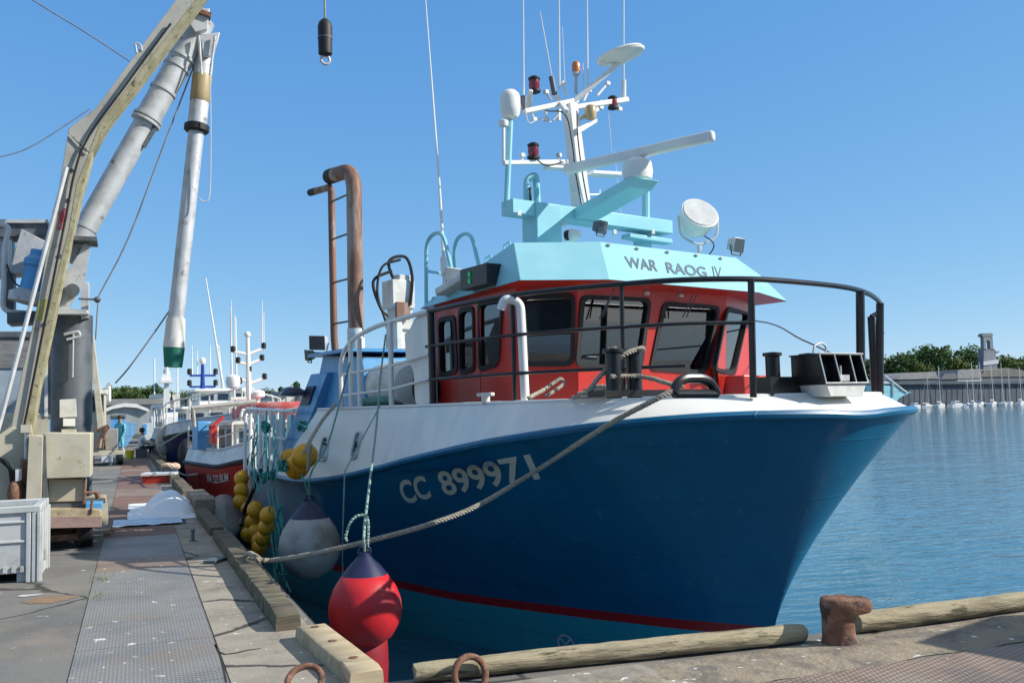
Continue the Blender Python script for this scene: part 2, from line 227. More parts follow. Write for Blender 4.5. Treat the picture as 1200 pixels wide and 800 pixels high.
# ------------------------------------------------------------ mesh building
class MB:
    def __init__(s): s.v = []; s.f = []; s.m = []
    def add(s, vs, fs, mi=0):
        o = len(s.v); s.v += [V(x) for x in vs]; s.f += [tuple(i + o for i in f) for f in fs]; s.m += [mi] * len(fs); return s
    def hexa(s, p, mi=0):       # 8 points: 4 bottom (ccw), 4 top
        return s.add(p, [(3, 2, 1, 0), (4, 5, 6, 7), (0, 1, 5, 4), (1, 2, 6, 5), (2, 3, 7, 6), (3, 0, 4, 7)], mi)
    def box(s, c, d, rz=0, mi=0, R=None):
        c = V(c); h = V(d) / 2; R = R or Matrix.Rotation(rz, 3, 'Z')
        return s.hexa([c + R @ V((x * h.x, y * h.y, z * h.z)) for z in (-1, 1) for x, y in ((-1, -1), (1, -1), (1, 1), (-1, 1))], mi)
    def beam(s, a, b, wd, hh, up=(0, 0, 1), mi=0, w2=None, h2=None):
        a, b = V(a), V(b); t = (b - a).normalized(); up = V(up); sd_ = t.cross(up).normalized(); up = sd_.cross(t).normalized()
        q = []
        for p, ww, h_ in ((a, wd, hh), (b, w2 or wd, h2 or hh)):
            q.append([p + sd_ * x * ww / 2 + up * y * h_ / 2 for x, y in ((-1, -1), (1, -1), (1, 1), (-1, 1))])
        return s.add(q[0] + q[1], [(3, 2, 1, 0), (4, 5, 6, 7), (0, 1, 5, 4), (1, 2, 6, 5), (2, 3, 7, 6), (3, 0, 4, 7)], mi)
    def tube(s, pts, r, n=8, closed=False, mi=0, cap=True):
        pts = [V(p) for p in pts]; k = len(pts); rs = r if isinstance(r, (list, tuple)) else [r] * k
        rings = []; ref = None
        for i, p in enumerate(pts):
            if closed: t = pts[(i + 1) % k] - pts[i - 1]
            else: t = pts[min(i + 1, k - 1)] - pts[max(i - 1, 0)]
            t.normalize()
            if ref is None: ref = t.orthogonal().normalized()
            ref = (ref - t * ref.dot(t));
            if ref.length < 1e-5: ref = t.orthogonal()
            ref.normalize(); bi = t.cross(ref)
            rings.append([p + (ref * cos(2 * pi * j / n) + bi * sin(2 * pi * j / n)) * rs[i] for j in range(n)])
        vs = [x for rg in rings for x in rg]; fs = []
        for i in range(k if closed else k - 1):
            i2 = (i + 1) % k
            for j in range(n): fs.append((i * n + j, i * n + (j + 1) % n, i2 * n + (j + 1) % n, i2 * n + j))
        if cap and not closed: fs += [tuple(range(n))[::-1], tuple(range((k - 1) * n, k * n))]
        return s.add(vs, fs, mi)
    def cyl(s, a, b, r, r2=None, n=16, mi=0): return s.tube([a, b], [r, r if r2 is None else r2], n, mi=mi)
    def lathe(s, prof, c=(0, 0, 0), axis=(0, 0, 1), n=24, mi=0):     # prof [(r,h)]
        c = V(c); q = V((0, 0, 1)).rotation_difference(V(axis)); vs = []; fs = []
        for r, h in prof:
            for j in range(n): vs.append(c + q @ V((r * cos(2 * pi * j / n), r * sin(2 * pi * j / n), h)))
        for i in range(len(prof) - 1):
            for j in range(n): fs.append((i * n + j, i * n + (j + 1) % n, (i + 1) * n + (j + 1) % n, (i + 1) * n + j))
        fs += [tuple(range(n))[::-1], tuple(range((len(prof) - 1) * n, len(prof) * n))]
        return s.add(vs, fs, mi)
    def ball(s, c, r, n=16, m=10, sc_=(1, 1, 1), mi=0):
        vs = []; c = V(c); prof = [(max(1e-4, r * sin(pi * i / m)), -r * cos(pi * i / m)) for i in range(m + 1)]
        k = len(s.v); s.lathe(prof, (0, 0, 0), n=n, mi=mi)
        for i in range(k, len(s.v)): p = s.v[i]; s.v[i] = c + V((p.x * sc_[0], p.y * sc_[1], p.z * sc_[2]))
        return s
    def prism(s, poly, d, mi=0):      # poly: 3D points in a plane, d: extrusion vector
        poly = [V(p) for p in poly]; d = V(d); n = len(poly)
        tri = tessellate_polygon([poly]); vs = poly + [p + d for p in poly]
        fs = [tuple(t) for t in tri] + [tuple(i + n for i in t) for t in tri]
        fs += [(i, (i + 1) % n, n + (i + 1) % n, n + i) for i in range(n)]
        return s.add(vs, fs, mi)
    def grid(s, rows, mi=0, wrap=False):
        n = len(rows[0]); vs = [p for r in rows for p in r]; fs = []
        for i in range(len(rows) - 1):
            for j in range(n if wrap else n - 1): fs.append((i * n + j, i * n + (j + 1) % n, (i + 1) * n + (j + 1) % n, (i + 1) * n + j))
        return s.add(vs, fs, mi)
    def build(s, name, mats, parent=None, bevel=0, loc=None, angle=35, rz=0, normals=True, merge=False):
        me = bpy.data.meshes.new(name); bm = bmesh.new()
        vs = [bm.verts.new(p) for p in s.v]
        for f, mi in zip(s.f, s.m):
            if len(set(f)) < 3: continue
            try: fc = bm.faces.new([vs[i] for i in f]); fc.material_index = mi; fc.smooth = True
            except ValueError: pass
        if merge: bmesh.ops.remove_doubles(bm, verts=bm.verts, dist=1e-4)
        if normals: bmesh.ops.recalc_face_normals(bm, faces=bm.faces)
        bm.to_mesh(me); bm.free()
        for m in (mats if isinstance(mats, (list, tuple)) else [mats]): me.materials.append(m)
        me.set_sharp_from_angle(angle=radians(angle))
        o = bpy.data.objects.new(name, me); COL.objects.link(o)
        if parent: o.parent = parent
        if loc: o.location = loc
        o.rotation_euler.z = rz
        if bevel:
            b = o.modifiers.new('bevel', 'BEVEL'); b.width = bevel; b.segments = 2; b.limit_method = 'ANGLE'; b.angle_limit = radians(40)
        return o
def thing(name, label, cat, loc=(0, 0, 0), rz=0, group=None):
    o = bpy.data.objects.new(name, None); COL.objects.link(o); o.location = loc; o.rotation_euler.z = rz; o.empty_display_size = .3
    return tag(o, label, cat, group)
def tag(o, label, cat, group=None):
    o['label'] = label; o['category'] = cat
    if group: o['group'] = group
    return o
def struct(o): o['kind'] = 'structure'; return o
def dup(root, loc, rz=None, label=None, group=None):
    def cp(o, par):
        c = o.copy(); COL.objects.link(c)
        if par: c.parent = par
        for ch in list(o.children): cp(ch, c)
        return c
    r = cp(root, None); r.location = loc
    if rz is not None: r.rotation_euler.z = rz
    if label: r['label'] = label
    if group: r['group'] = group
    return r
def smooth(pts, k=6):
    pts = [V(p) for p in pts]; P = [pts[0] * 2 - pts[1]] + pts + [pts[-1] * 2 - pts[-2]]; out = []
    for i in range(1, len(P) - 2):
        p0, p1, p2, p3 = P[i - 1:i + 3]
        for j in range(k):
            t = j / k; out.append(.5 * ((2 * p1) + (p2 - p0) * t + (2 * p0 - 5 * p1 + 4 * p2 - p3) * t * t + (3 * p1 - p0 - 3 * p2 + p3) * t ** 3))
    return out + [pts[-1]]
def fillet(pts, r, k=5):
    "polyline with its corners rounded"
    pts = [V(p) for p in pts]; out = [pts[0]]
    for i in range(1, len(pts) - 1):
        a, b, c = pts[i - 1], pts[i], pts[i + 1]; d1 = (a - b); d2 = (c - b); rr = min(r, d1.length * .48, d2.length * .48)
        p, q = b + d1.normalized() * rr, b + d2.normalized() * rr
        for j in range(k + 1):
            t = j / k; out.append(p * (1 - t) ** 2 + b * 2 * t * (1 - t) + q * t * t)
    return out + [pts[-1]]
def rounded(poly, r, k=4):
    n = len(poly); out = []
    for i in range(n):
        a, b, c = V(poly[i - 1]), V(poly[i]), V(poly[(i + 1) % n]); rr = min(r, (a - b).length * .45, (c - b).length * .45)
        p, q = b + (a - b).normalized() * rr, b + (c - b).normalized() * rr
        for j in range(k + 1):
            t = j / k; out.append(p * (1 - t) ** 2 + b * 2 * t * (1 - t) + q * t * t)
    return out
def laid_rope(pts, r, pitch=.11, step=.014, mb=None):
    "three twisted strands along a path"
    mb = mb or MB(); pts = [V(p) for p in pts]; d = [0]
    for i in range(1, len(pts)): d.append(d[-1] + (pts[i] - pts[i - 1]).length)
    n = max(8, int(d[-1] / step)); path = []; j = 0
    for i in range(n + 1):
        s_ = d[-1] * i / n
        while j < len(d) - 2 and d[j + 1] < s_: j += 1
        t = (s_ - d[j]) / max(1e-6, d[j + 1] - d[j]); path.append((s_, pts[j].lerp(pts[j + 1], t)))
    for k in range(3):
        q = []; ref = None
        for i, (s_, p) in enumerate(path):
            t = (path[min(i + 1, n)][1] - path[max(i - 1, 0)][1]).normalized()
            if ref is None: ref = t.orthogonal().normalized()
            ref = (ref - t * ref.dot(t)).normalized(); bi = t.cross(ref); an = 2 * pi * (s_ / pitch + k / 3)
            q.append(p + (ref * cos(an) + bi * sin(an)) * r * .5)
        mb.tube(q, r * .56, 6)
    return mb
_dg = None
def text_polys(txt, size=1.0, bold=0.0, space=1.0):
    "outline glyphs of the built-in font as triangles in the xy plane (verts, faces)"
    cu_ = bpy.data.curves.new('t', 'FONT'); cu_.body = txt; cu_.size = size; cu_.offset = bold; cu_.space_character = space; cu_.resolution_u = 4
    o = bpy.data.objects.new('t', cu_); COL.objects.link(o)
    dg = bpy.context.evaluated_depsgraph_get(); me = bpy.data.meshes.new_from_object(o.evaluated_get(dg))
    bm = bmesh.new(); bm.from_mesh(me); bmesh.ops.triangulate(bm, faces=bm.faces)
    for _ in range(2): bmesh.ops.subdivide_edges(bm, edges=[e for e in bm.edges if e.calc_length() > size * .12], cuts=1)
    bmesh.ops.triangulate(bm, faces=bm.faces)
    vs = [v.co.copy() for v in bm.verts]; fs = [tuple(v.index for v in f.verts) for f in bm.faces]; bm.free()
    bpy.data.objects.remove(o); bpy.data.curves.remove(cu_); bpy.data.meshes.remove(me)
    x0, x1 = min(v.x for v in vs), max(v.x for v in vs); y0, y1 = min(v.y for v in vs), max(v.y for v in vs)
    return [((v.x - x0) / (x1 - x0), (v.y - y0) / (y1 - y0)) for v in vs], fs
def text_on(name, txt, fn, m, parent=None, bold=0.0, space=1.0):
    "letters laid on a surface: fn(s,t) with s,t in 0..1 gives the point"
    vs, fs = text_polys(txt, 1, bold, space)
    return MB().add([fn(*p) for p in vs], fs).build(name, m, parent, normals=False)
def holed(quad, holes):
    "triangles of a flat four cornered wall with window holes in a row: one strip per hole"
    A0, A1, B1, B0 = quad; s_ = (A1 - A0).normalized(); n = (A1 - A0).cross(B0 - A0).normalized(); h_ = n.cross(s_); ln = (A1 - A0).length
    flat = lambda p: V(((p - A0).dot(s_), (p - A0).dot(h_), 0))
    holes = sorted(holes, key=lambda h: sum(flat(p).x for p in h) / len(h)); c = [sum(flat(p).x for p in h) / len(h) / ln for h in holes]
    if not holes: return [list(quad)], [[(0, 1, 2, 3)]]
    f = [0] + [(a + b) / 2 for a, b in zip(c, c[1:])] + [1]; VV, FF = [], []
    for i, h in enumerate(holes):
        q = [A0.lerp(A1, f[i]), A0.lerp(A1, f[i + 1]), B0.lerp(B1, f[i + 1]), B0.lerp(B1, f[i])]
        VV.append(q + list(h)); FF.append([tuple(t) for t in tessellate_polygon([[flat(p) for p in q], [flat(p) for p in h]])])
    return VV, FF
def lerp(a, b, t): return a + (b - a) * t
def interp(x, tab):
    if x <= tab[0][0]: return tab[0][1]
    for (x0, y0), (x1, y1) in zip(tab, tab[1:]):
        if x <= x1: return lerp(y0, y1, (x - x0) / (x1 - x0))
    return tab[-1][1]
#==BODY==
#================================================================ SETTING
WZ = -1.6
def water():
    m = bpy.data.materials.new('harbour water'); m.use_nodes = True; t = m.node_tree; N = t.nodes; K = t.links; b = N['Principled BSDF']
    b.inputs['Base Color'].default_value = (.04, .14, .20, 1); b.inputs['Roughness'].default_value = .05; b.inputs['IOR'].default_value = 1.33
    tc = N.new('ShaderNodeTexCoord'); last = None
    for s, d, st, rot in ((.22, .09, (1, 2.4, 1), .42), (1.1, .042, (1, 3.0, 1), .36), (4.5, .006, (1, 2.0, 1), .25)):
        mp = N.new('ShaderNodeMapping'); mp.inputs['Scale'].default_value = st; mp.inputs['Rotation'].default_value = (0, 0, rot); K.new(tc.outputs['Object'], mp.inputs[0])
        n = N.new('ShaderNodeTexNoise'); n.inputs['Scale'].default_value = s; n.inputs['Detail'].default_value = 3; n.inputs['Distortion'].default_value = .4; K.new(mp.outputs[0], n.inputs['Vector'])
        bp = N.new('ShaderNodeBump'); bp.inputs['Distance'].default_value = d; K.new(n.outputs['Fac'], bp.inputs['Height'])
        if last: K.new(last, bp.inputs['Normal'])
        last = bp.outputs[0]
    K.new(last, b.inputs['Normal'])
    return struct(MB().add([(-2500, -300, WZ), (2500, -300, WZ), (2500, 4000, WZ), (-2500, 4000, WZ)], [(0, 1, 2, 3)]).build('water', m))
water()
Q = [(-60, -15), (60, -15), (60, 5.35), (4.4, 5.55), (1.32, 5.78), (1.26, 14), (1.15, 24), (.95, 36), (.55, 62), (.3, 84), (-60, 84)]
struct(MB().prism([(x, y, 0) for x, y in Q], (0, 0, -3)).build('quay', [ASPH]))
struct(MB().prism([(x, y, -.02) for x, y in ((1.262, 5.8), (1.35, 5.8), (1.29, 14), (1.18, 24), (.98, 36), (.58, 62), (.5, 62), (1.1, 24), (1.2, 14))], (0, 0, -2.9)).build('quay_wall_face', WALLM))
# concrete strip along the edge, slabs with open joints
y = 3.4; k = 0
mb = MB()
while y < 60:
    ln = random.uniform(1.7, 3.2); xr = interp(y + ln, [(5, 1.27), (14, 1.22), (24, 1.11), (36, .91), (62, .5)]); xr0 = interp(y, [(5, 1.27), (14, 1.22), (24, 1.11), (36, .91), (62, .5)])
    j = random.uniform(-.02, .02)
    mb.prism([(.555, y + .012, .006), (xr0, y + .012 + j, .006), (xr, y + ln + j, .006), (.555 if y < 20 else .5, y + ln, .006)], (0, 0, -.004)); y += ln
struct(mb.build('edge_slabs', CONC))
# chequer plate walkway
ys = [3.2, 4.3, 5.25, 6.3, 7.5, 8.4, 9.5, 10.35, 11.2, 12.1, 13.2, 14.3, 15.6]
pm = {0: MB(), 1: MB(), 2: MB()}
kinds = [0, 0, 0, 0, 0, 0, 0, 0, 1, 0, 0, 2]
while len(ys) < 48: ys.append(ys[-1] + random.uniform(.9, 1.4)); kinds.append(random.choice((2, 2, 1, 2)))
kinds.append(2)
for i in range(len(ys) - 1):
    yb = ys[i]; xl = -.385 - .003 * yb * .4; xr = .54 - max(0, yb - 20) * .006
    pm[kinds[i]].prism([(xl, ys[i] + .006, .008), (xr, ys[i] + .006, .008), (xr, ys[i + 1] - .006, .008), (xl, ys[i + 1] - .006, .008)], (0, 0, -.005))
for i, m in ((0, PLATE), (1, PLATE2), (2, PLATE3)): struct(pm[i].build('walkway_plates', m))
# front edge: crumbling strip under the logs, then brown chequer plate
def rough_strip(x0, x1, ya, yb, z, m, name, amp=.06, n=90):
    rows = []
    for jj, yy in enumerate((ya, (ya + yb) / 2, yb)):
        rows.append([V((lerp(x0, x1, i / n), yy + (0 if jj == 2 else amp) * (noise.noise((i * .35, jj, 2)) if jj == 0 else 0), z + (.0 if jj != 1 else .012 + .01 * noise.noise((i * .5, 1, 3))))) for i in range(n + 1)])
    return struct(MB().grid(rows).build(name, m, normals=False))
rough_strip(1.3, 14, 4.72, 5.33, .006, CRUMB, 'crumbling_edge')
struct(MB().prism([(2.7, 4.72, .012), (2.9, 3.0, .012), (14, 3.0, .012), (14, 4.62, .012), (5.4, 4.68, .012)], (0, 0, -.004)).build('front_plates', PLATE2))
rough_strip(.56, 3, 3.6, 5.4, .011, CONC, 'corner_slab', .02)
# far land
shore = [(-500, 92), (10, 92), (60, 130), (140, 215), (215, 258.5), (760, 262), (760, 2600), (-500, 2600)]
LAND = mat('far land', (.10, .11, .06), .9, c2=(.14, .13, .09), scale=.05)
struct(MB().prism([(x, y, .2) for x, y in shore], (0, 0, -4)).build('far_shore', LAND))
# rising ground far behind
def hill(pts, dep, m, name):
    rows = [[V((x, y, .1)) for x, y, h in pts], [V((x * 1.03, y * 1.03, h * .8)) for x, y, h in pts], [V((x * 1.2, y * 1.2 + dep, h)) for x, y, h in pts], [V((x * 1.5, y * 1.5 + dep * 2, .1)) for x, y, h in pts]]
    return struct(MB().grid(rows).build(name, m, normals=False))
HILLM = mat('distant wooded hill', (.035, .06, .022), .95, c2=(.06, .085, .035), scale=.06, bump=1.5, bscale=.12)
hill([(-220, 340, 3), (-120, 350, 9), (-40, 360, 10), (40, 360, 11), (110, 350, 9), (180, 370, 9), (260, 390, 10), (340, 400, 10), (430, 400, 9), (560, 400, 6)], 120, HILLM, 'hill')

def blotch(name, px, py, rx, ry, m, seed, z=.012, n=40):
    c = onz(px, py, z); pts = [V((c.x + rx * cos(t) * (1 + .5 * noise.noise((cos(t) * 1.6, sin(t) * 1.6, seed))), c.y + ry * sin(t) * (1 + .5 * noise.noise((cos(t) * 1.6, sin(t) * 1.6, seed + 3))), z)) for t in [2 * pi * i / n for i in range(n)]]
    return struct(MB().add([c] + pts, [(0, i + 1, (i + 1) % n + 1) for i in range(n)]).build(name, m, normals=False))
blotch('rust_stain', 58, 702, .22, .17, mat('rust stained ground', (.30, .18, .10), .9, c2=(.22, .15, .10), scale=5, bump=.004, bscale=40), 2, z=.004)
blotch('pale_splash', 34, 697, .12, .05, mat('dried white splash', (.6, .58, .55), .9, c2=(.4, .38, .35), scale=9), 5, z=.006)
DARKC = mat('dark crack', (.035, .03, .025), .95)  # flat dark strips that draw the cracks
def crack_line(pp, wd):
    q = [onz(px, py, .0095) for px, py in pp]; vs = []
    for i, p in enumerate(q):
        t = (q[min(i + 1, len(q) - 1)] - q[max(i - 1, 0)]).normalized(); s_ = V((-t.y, t.x, 0)) * wd * (.4 + .6 * abs(sin(i * 2.3 + 1))); vs += [p + s_, p - s_]
    return struct(MB().add(vs, [(2 * i, 2 * i + 2, 2 * i + 3, 2 * i + 1) for i in range(len(q) - 1)]).build('crack', DARKC, normals=False))
crack_line([(253, 755), (257, 763), (264, 766), (278, 764), (290, 761), (306, 759)], .012)
crack_line([(252, 754), (254, 760), (258, 768), (262, 783), (265, 799)], .008)
GRASS = mat('weeds in the joints', (.16, .19, .05), .9, c2=(.10, .13, .04), scale=9)
gm = MB(); random.seed(4)
for cx, cy, k in ((118, 679, 40), (125, 628, 70), (133, 622, 50), (113, 700, 25)):
    c = onz(cx, cy, 0)
    for _ in range(k):
        p = V((c.x + random.gauss(0, .05), c.y + random.gauss(0, .1), .002)); h = random.uniform(.02, .07); d = V((random.gauss(0, .03), random.gauss(0, .03), h)); s_ = V((random.uniform(-1, 1), random.uniform(-1, 1), 0)).normalized() * .004
        gm.add([p - s_, p + s_, p + d], [(0, 1, 2)])
gm.build('weeds', GRASS, normals=False)['kind'] = 'stuff'
#================================================================ THE BLUE TRAWLER
boat = thing('fishing_boat', 'large blue trawler with white bulwark, red wheelhouse and turquoise roof in the quay corner', 'fishing boat', BO, YAW)
def part(mb, name, m, par=None, **k): return mb.build(name, m, par or boat, **k)
ZK = [(.6, 1.496), (.63, 1.515), (.69, 1.523), (.85, 1.53), (1.09, 1.524), (1.39, 1.501), (1.95, 1.446), (2.6, 1.361), (3.3, 1.282), (4, 1.192), (5, 1.057), (6, .897), (7, .755), (8, .645), (9, .60), (10, .62), (11, .66), (12, .68)]
ZKP = [(a, z - .05 * max(0, 1 - a / 3)) for a, z in ZK]
BS = [(1.88, 0), (2.82, .50), (3.9, .96), (5.17, 1.43), (6.73, 1.92), (8, 2.2), (10, 2.45), (12, 2.5)]
def plan(th, tip, La, B, p): return tip + La * (1 - abs(cos(th)) ** (2 / p)), B * abs(sin(th)) ** (2 / p)
NTH = 26; THS = [pi / 2 * (i / NTH) ** 1.3 for i in range(NTH + 1)]
AFT = [i / 14 for i in range(1, 15)]
def kcurve(aend): return [plan(t, .6, 2.7, 2.9, 2.0) for t in THS] + [(lerp(3.3, aend, q), 2.9 - .22 * max(0, lerp(3.3, aend, q) - 9) / 3) for q in AFT]
def tcurve(aend): return [plan(t, 1.0, 2.4, 2.66, 2.0) for t in THS] + [(lerp(3.4, aend, q), 2.66) for q in AFT]
def hullcol(a, b):      # one ruling from the bottom to the knuckle
    f = (a - .6) / 11.4; as_ = 1.88 + 10.12 * f; bs = interp(as_, BS); zk = interp(a, ZK); out = []
    for z0 in (-2.6, -2.0, -1.4): q = (-.9 - z0) / 1.7; out.append(V((as_ + .55 * q * (1 - f), bs * (1 - .32 * q), z0)))
    for j in range(0, 15):
        t = j / 14; w_ = t ** 1.18; out.append(V((lerp(as_, a, w_), lerp(bs, b, w_), lerp(-.9, zk, t))))
    return out
KC = kcurve(12)
def hp(u, t):           # starboard hull surface: u index along KC, t 0..1 stripe to knuckle
    i = min(int(u), len(KC) - 2); q = u - i; a = lerp(KC[i][0], KC[i + 1][0], q); b = lerp(KC[i][1], KC[i + 1][1], q)
    f = (a - .6) / 11.4; as_ = 1.88 + 10.12 * f
    if t < 0: return L(as_ - .55 * t * (1 - f), interp(as_, BS) * (1 + .32 * t), -.9 + 1.7 * t)
    w_ = t ** 1.18
    return L(lerp(as_, a, w_), lerp(interp(as_, BS), b, w_), lerp(-.9, interp(a, ZK), t))
cols = []
for a, b in KC[::-1]: cols.append([L(p.x, -p.y, p.z) for p in hullcol(a, b)])
for a, b in KC[1:]: cols.append([L(p.x, p.y, p.z) for p in hullcol(a, b)])
hm = MB().grid(cols)
n_ = len(cols[0]); hm.add([p for p in cols[0]] + [p for p in cols[-1]], [(i, i + 1, n_ + i + 1, n_ + i) for i in range(n_ - 1)])      # transom
hm.add([V((p.x, p.y, p.z - .25)) for c in (cols[0], cols[-1]) for p in (c[-1],)] + [cols[len(KC) - 1 + NTH][-1] - V((0, 0, .25)), cols[len(KC) - 1 - NTH][-1] - V((0, 0, .25))], [(0, 1, 2, 3)])   # working deck
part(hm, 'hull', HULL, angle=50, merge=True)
part(MB().tube([c[-1] + V((0, 0, .0)) for c in cols], .045, 8), 'rubbing_strake', HULL)
# white bulwark of the raised foredeck
kw = kcurve(10.0); tw = tcurve(8.5); TZ = 1.725
def wallrow(sg):
    rows = []
    for (ka, kb), (ta, tb) in zip(kw, tw):
        k3 = L(ka, sg * kb, interp(ka, ZK)); t3 = L(ta, sg * tb, TZ); o_ = V((-sg * .0, 0, 0))
        rows.append([k3.lerp(t3, q) for q in (0, .25, .5, .75, .96, 1)])
    return rows
rows = wallrow(-1)[::-1] + wallrow(1)[1:]
wb = MB().grid(rows)
part(wb, 'bulwark', WHITE, angle=40, merge=True)
dk = [L(a - .0, b, TZ - .004) for a, b in tw]; dk = [L(a, -b, TZ - .004) for a, b in tw[::-1]] + dk[1:]
part(MB().add(dk, [tuple(t) for t in tessellate_polygon([dk])]).build('foredeck', mat('grey deck paint', (.45, .47, .48), .7, c2=(.36, .38, .39), scale=3), boat) and MB().tube(dk, .022, 6), 'bulwark_cap', WHITE)
e0, e1 = rows[0], rows[-1]
part(MB().add([e0[0], e0[-1], e1[-1], e1[0]], [(0, 1, 2, 3)]), 'aft_bulkhead', WHITE)
def bulw(a, z):         # point of the starboard bulwark at height z
    i = min(range(len(kw)), key=lambda i: abs(lerp(kw[i][0], tw[i][0], .5) - a)); best = None
    for i in range(len(kw) - 1):
        for q in (0, .25, .5, .75):
            ka, kb = lerp(kw[i][0], kw[i + 1][0], q), lerp(kw[i][1], kw[i + 1][1], q); ta, tb = lerp(tw[i][0], tw[i + 1][0], q), lerp(tw[i][1], tw[i + 1][1], q)
            zk = interp(ka, ZK); t = (z - zk) / (TZ - zk); aa = lerp(ka, ta, t)
            if best is None or abs(aa - a) < best[0]: best = (abs(aa - a), L(aa, lerp(kb, tb, t), z))
    return best[1]
for a, z, wd, hh in ((6.78, 1.2, .25, .36), (7.95, 1.13, .24, .34)):
    q = [bulw(a + s * wd / 2, z + t * hh / 2) + V((-.012, 0, 0)) for s, t in ((1, -1), (-1, -1), (-1, 1), (1, 1))]
    rq = rounded(q, .08); fr = part(MB().tube(rq, .02, 6, closed=True), 'porthole', GREYW)
    part(MB().prism(rq, (.01, 0, 0)), 'pane', DGLASS, fr)
# registration letters and thruster mark
NU = len(KC) - 1; ARC = [0]
for i in range(NU): ARC.append(ARC[-1] + (hp(i + 1, .8) - hp(i, .8)).length if i else (V((KC[1][0] - KC[0][0], KC[1][1] - KC[0][1], 0)).length))
from mathutils.geometry import intersect_ray_tri
def hull_hit(px, py):
    "where a line of sight of the photograph meets the starboard hull, as (u,t)"
    best = None; d = BMI.to_3x3() @ ray(px, py); o_ = BMI @ EYE
    for i in range(NU):
        for j in range(-5, 12):
            t0, t1 = j / 12, (j + 1) / 12; A_, B_, C_, D_ = hp(i, t0), hp(i + 1, t0), hp(i + 1, t1), hp(i, t1)
            for tri, uv in (((A_, B_, C_), ((i, t0), (i + 1, t0), (i + 1, t1))), ((A_, C_, D_), ((i, t0), (i + 1, t1), (i, t1)))):
                h = intersect_ray_tri(*tri, d, o_, True)
                if h is None: continue
                dist = (h - o_).length
                if best is None or dist < best[0]:
                    v0, v1, v2 = tri[1] - tri[0], tri[2] - tri[0], h - tri[0]
                    d00, d01, d11, d20, d21 = v0.dot(v0), v0.dot(v1), v1.dot(v1), v2.dot(v0), v2.dot(v1); den = d00 * d11 - d01 * d01
                    bv, bw = (d11 * d20 - d01 * d21) / den, (d00 * d21 - d01 * d20) / den; bu = 1 - bv - bw
                    best = (dist, bu * uv[0][0] + bv * uv[1][0] + bw * uv[2][0], bu * uv[0][1] + bv * uv[1][1] + bw * uv[2][1])
    return best[1:]
def hull_norm(u, t):
    e = .01; n = (hp(u + e, t) - hp(u - e, t)).cross(hp(u, min(1, t + e)) - hp(u, t - e)).normalized()
    return n if n.x < 0 else -n
def on_hull(c00, c10, c11, c01, off=.006):
    q = [hull_hit(*c) for c in (c00, c10, c11, c01)]
    P = [hp(*x) for x in q]
    def arc(u): i = min(int(u), NU - 1); return lerp(ARC[i], ARC[i + 1], u - i)
    q = [(arc(x[0]), x[1]) for x in q]
    def fn(s, t):
        u = lerp(lerp(q[0][0], q[1][0], s), lerp(q[3][0], q[2][0], s), t); i = max(k for k in range(NU) if ARC[k] <= u or k == 0); u = i + (u - ARC[i]) / (ARC[i + 1] - ARC[i]); tt = lerp(lerp(q[0][1], q[1][1], s), lerp(q[3][1], q[2][1], s), t)
        return hp(u, tt) + hull_norm(u, tt) * off
    return fn
text_on('registration_number', 'CC', on_hull((475, 591), (507, 583), (497, 556), (465, 564)), TEXTW, boat, bold=.03)
text_on('registration_number', '899971', on_hull((522, 581), (634, 561), (621, 531), (510, 553)), TEXTW, boat, bold=.025)
cm = hull_hit(664, 754); c3 = hp(*cm); nn = hull_norm(*cm); tx = V((0, 0, 1)).cross(nn).normalized(); ty = nn.cross(tx)
mk = MB(); rr = .135
mk.grid([[c3 + nn * .008 + (tx * cos(q) + ty * sin(q)) * r_ for q in [2 * pi * i / 32 for i in range(33)]] for r_ in (rr, rr * .82)])
for q in (pi / 4, -pi / 4):
    dx = tx * cos(q) + ty * sin(q); dy = tx * -sin(q) + ty * cos(q); mk.add([c3 + nn * (.009 if q > 0 else .0105) + dx * s * rr * .9 + dy * t * .012 for s, t in ((-1, -1), (1, -1), (1, 1), (-1, 1))], [(0, 1, 2, 3)])
part(mk, 'thruster_mark', mat('grey marking paint', (.62, .64, .62), .5), normals=False)
# ------------------------------------------------ wheelhouse
WB = [(5.95, 1.98), (3.85, 2.08), (3.42, 1.47), (3.5, -1.05), (4.05, -2.15), (5.95, -1.98)]          # wall foot z 1.3 (a,b)
WT = [(5.95, 1.98), (3.72, 2.12), (3.3, 1.52), (3.38, -1.08), (3.92, -2.2), (5.95, -1.98)]         # wall head z 3.12
ZB_, ZT_ = 1.3, 3.12
FACE = [[(515, 376), (533, 373), (536, 433), (517, 439)], [(539, 365), (555, 362), (556, 431), (540, 436)], [(562, 357), (589, 352), (584, 424), (563, 432)]], \
       [[(612, 349), (671, 347), (670, 425), (613, 425)]], [[(683, 349), (760, 352), (749, 430), (677, 427)], [(779, 357), (841, 361), (825, 435), (763, 431)]], \
       [[(852, 363), (876, 368), (860, 436), (838, 432)]], []
DARKIN = mat('wheelhouse lining', (.42, .40, .36), .7, c2=(.3, .28, .25), scale=3)
wallm, linm, openings = MB(), MB(), []
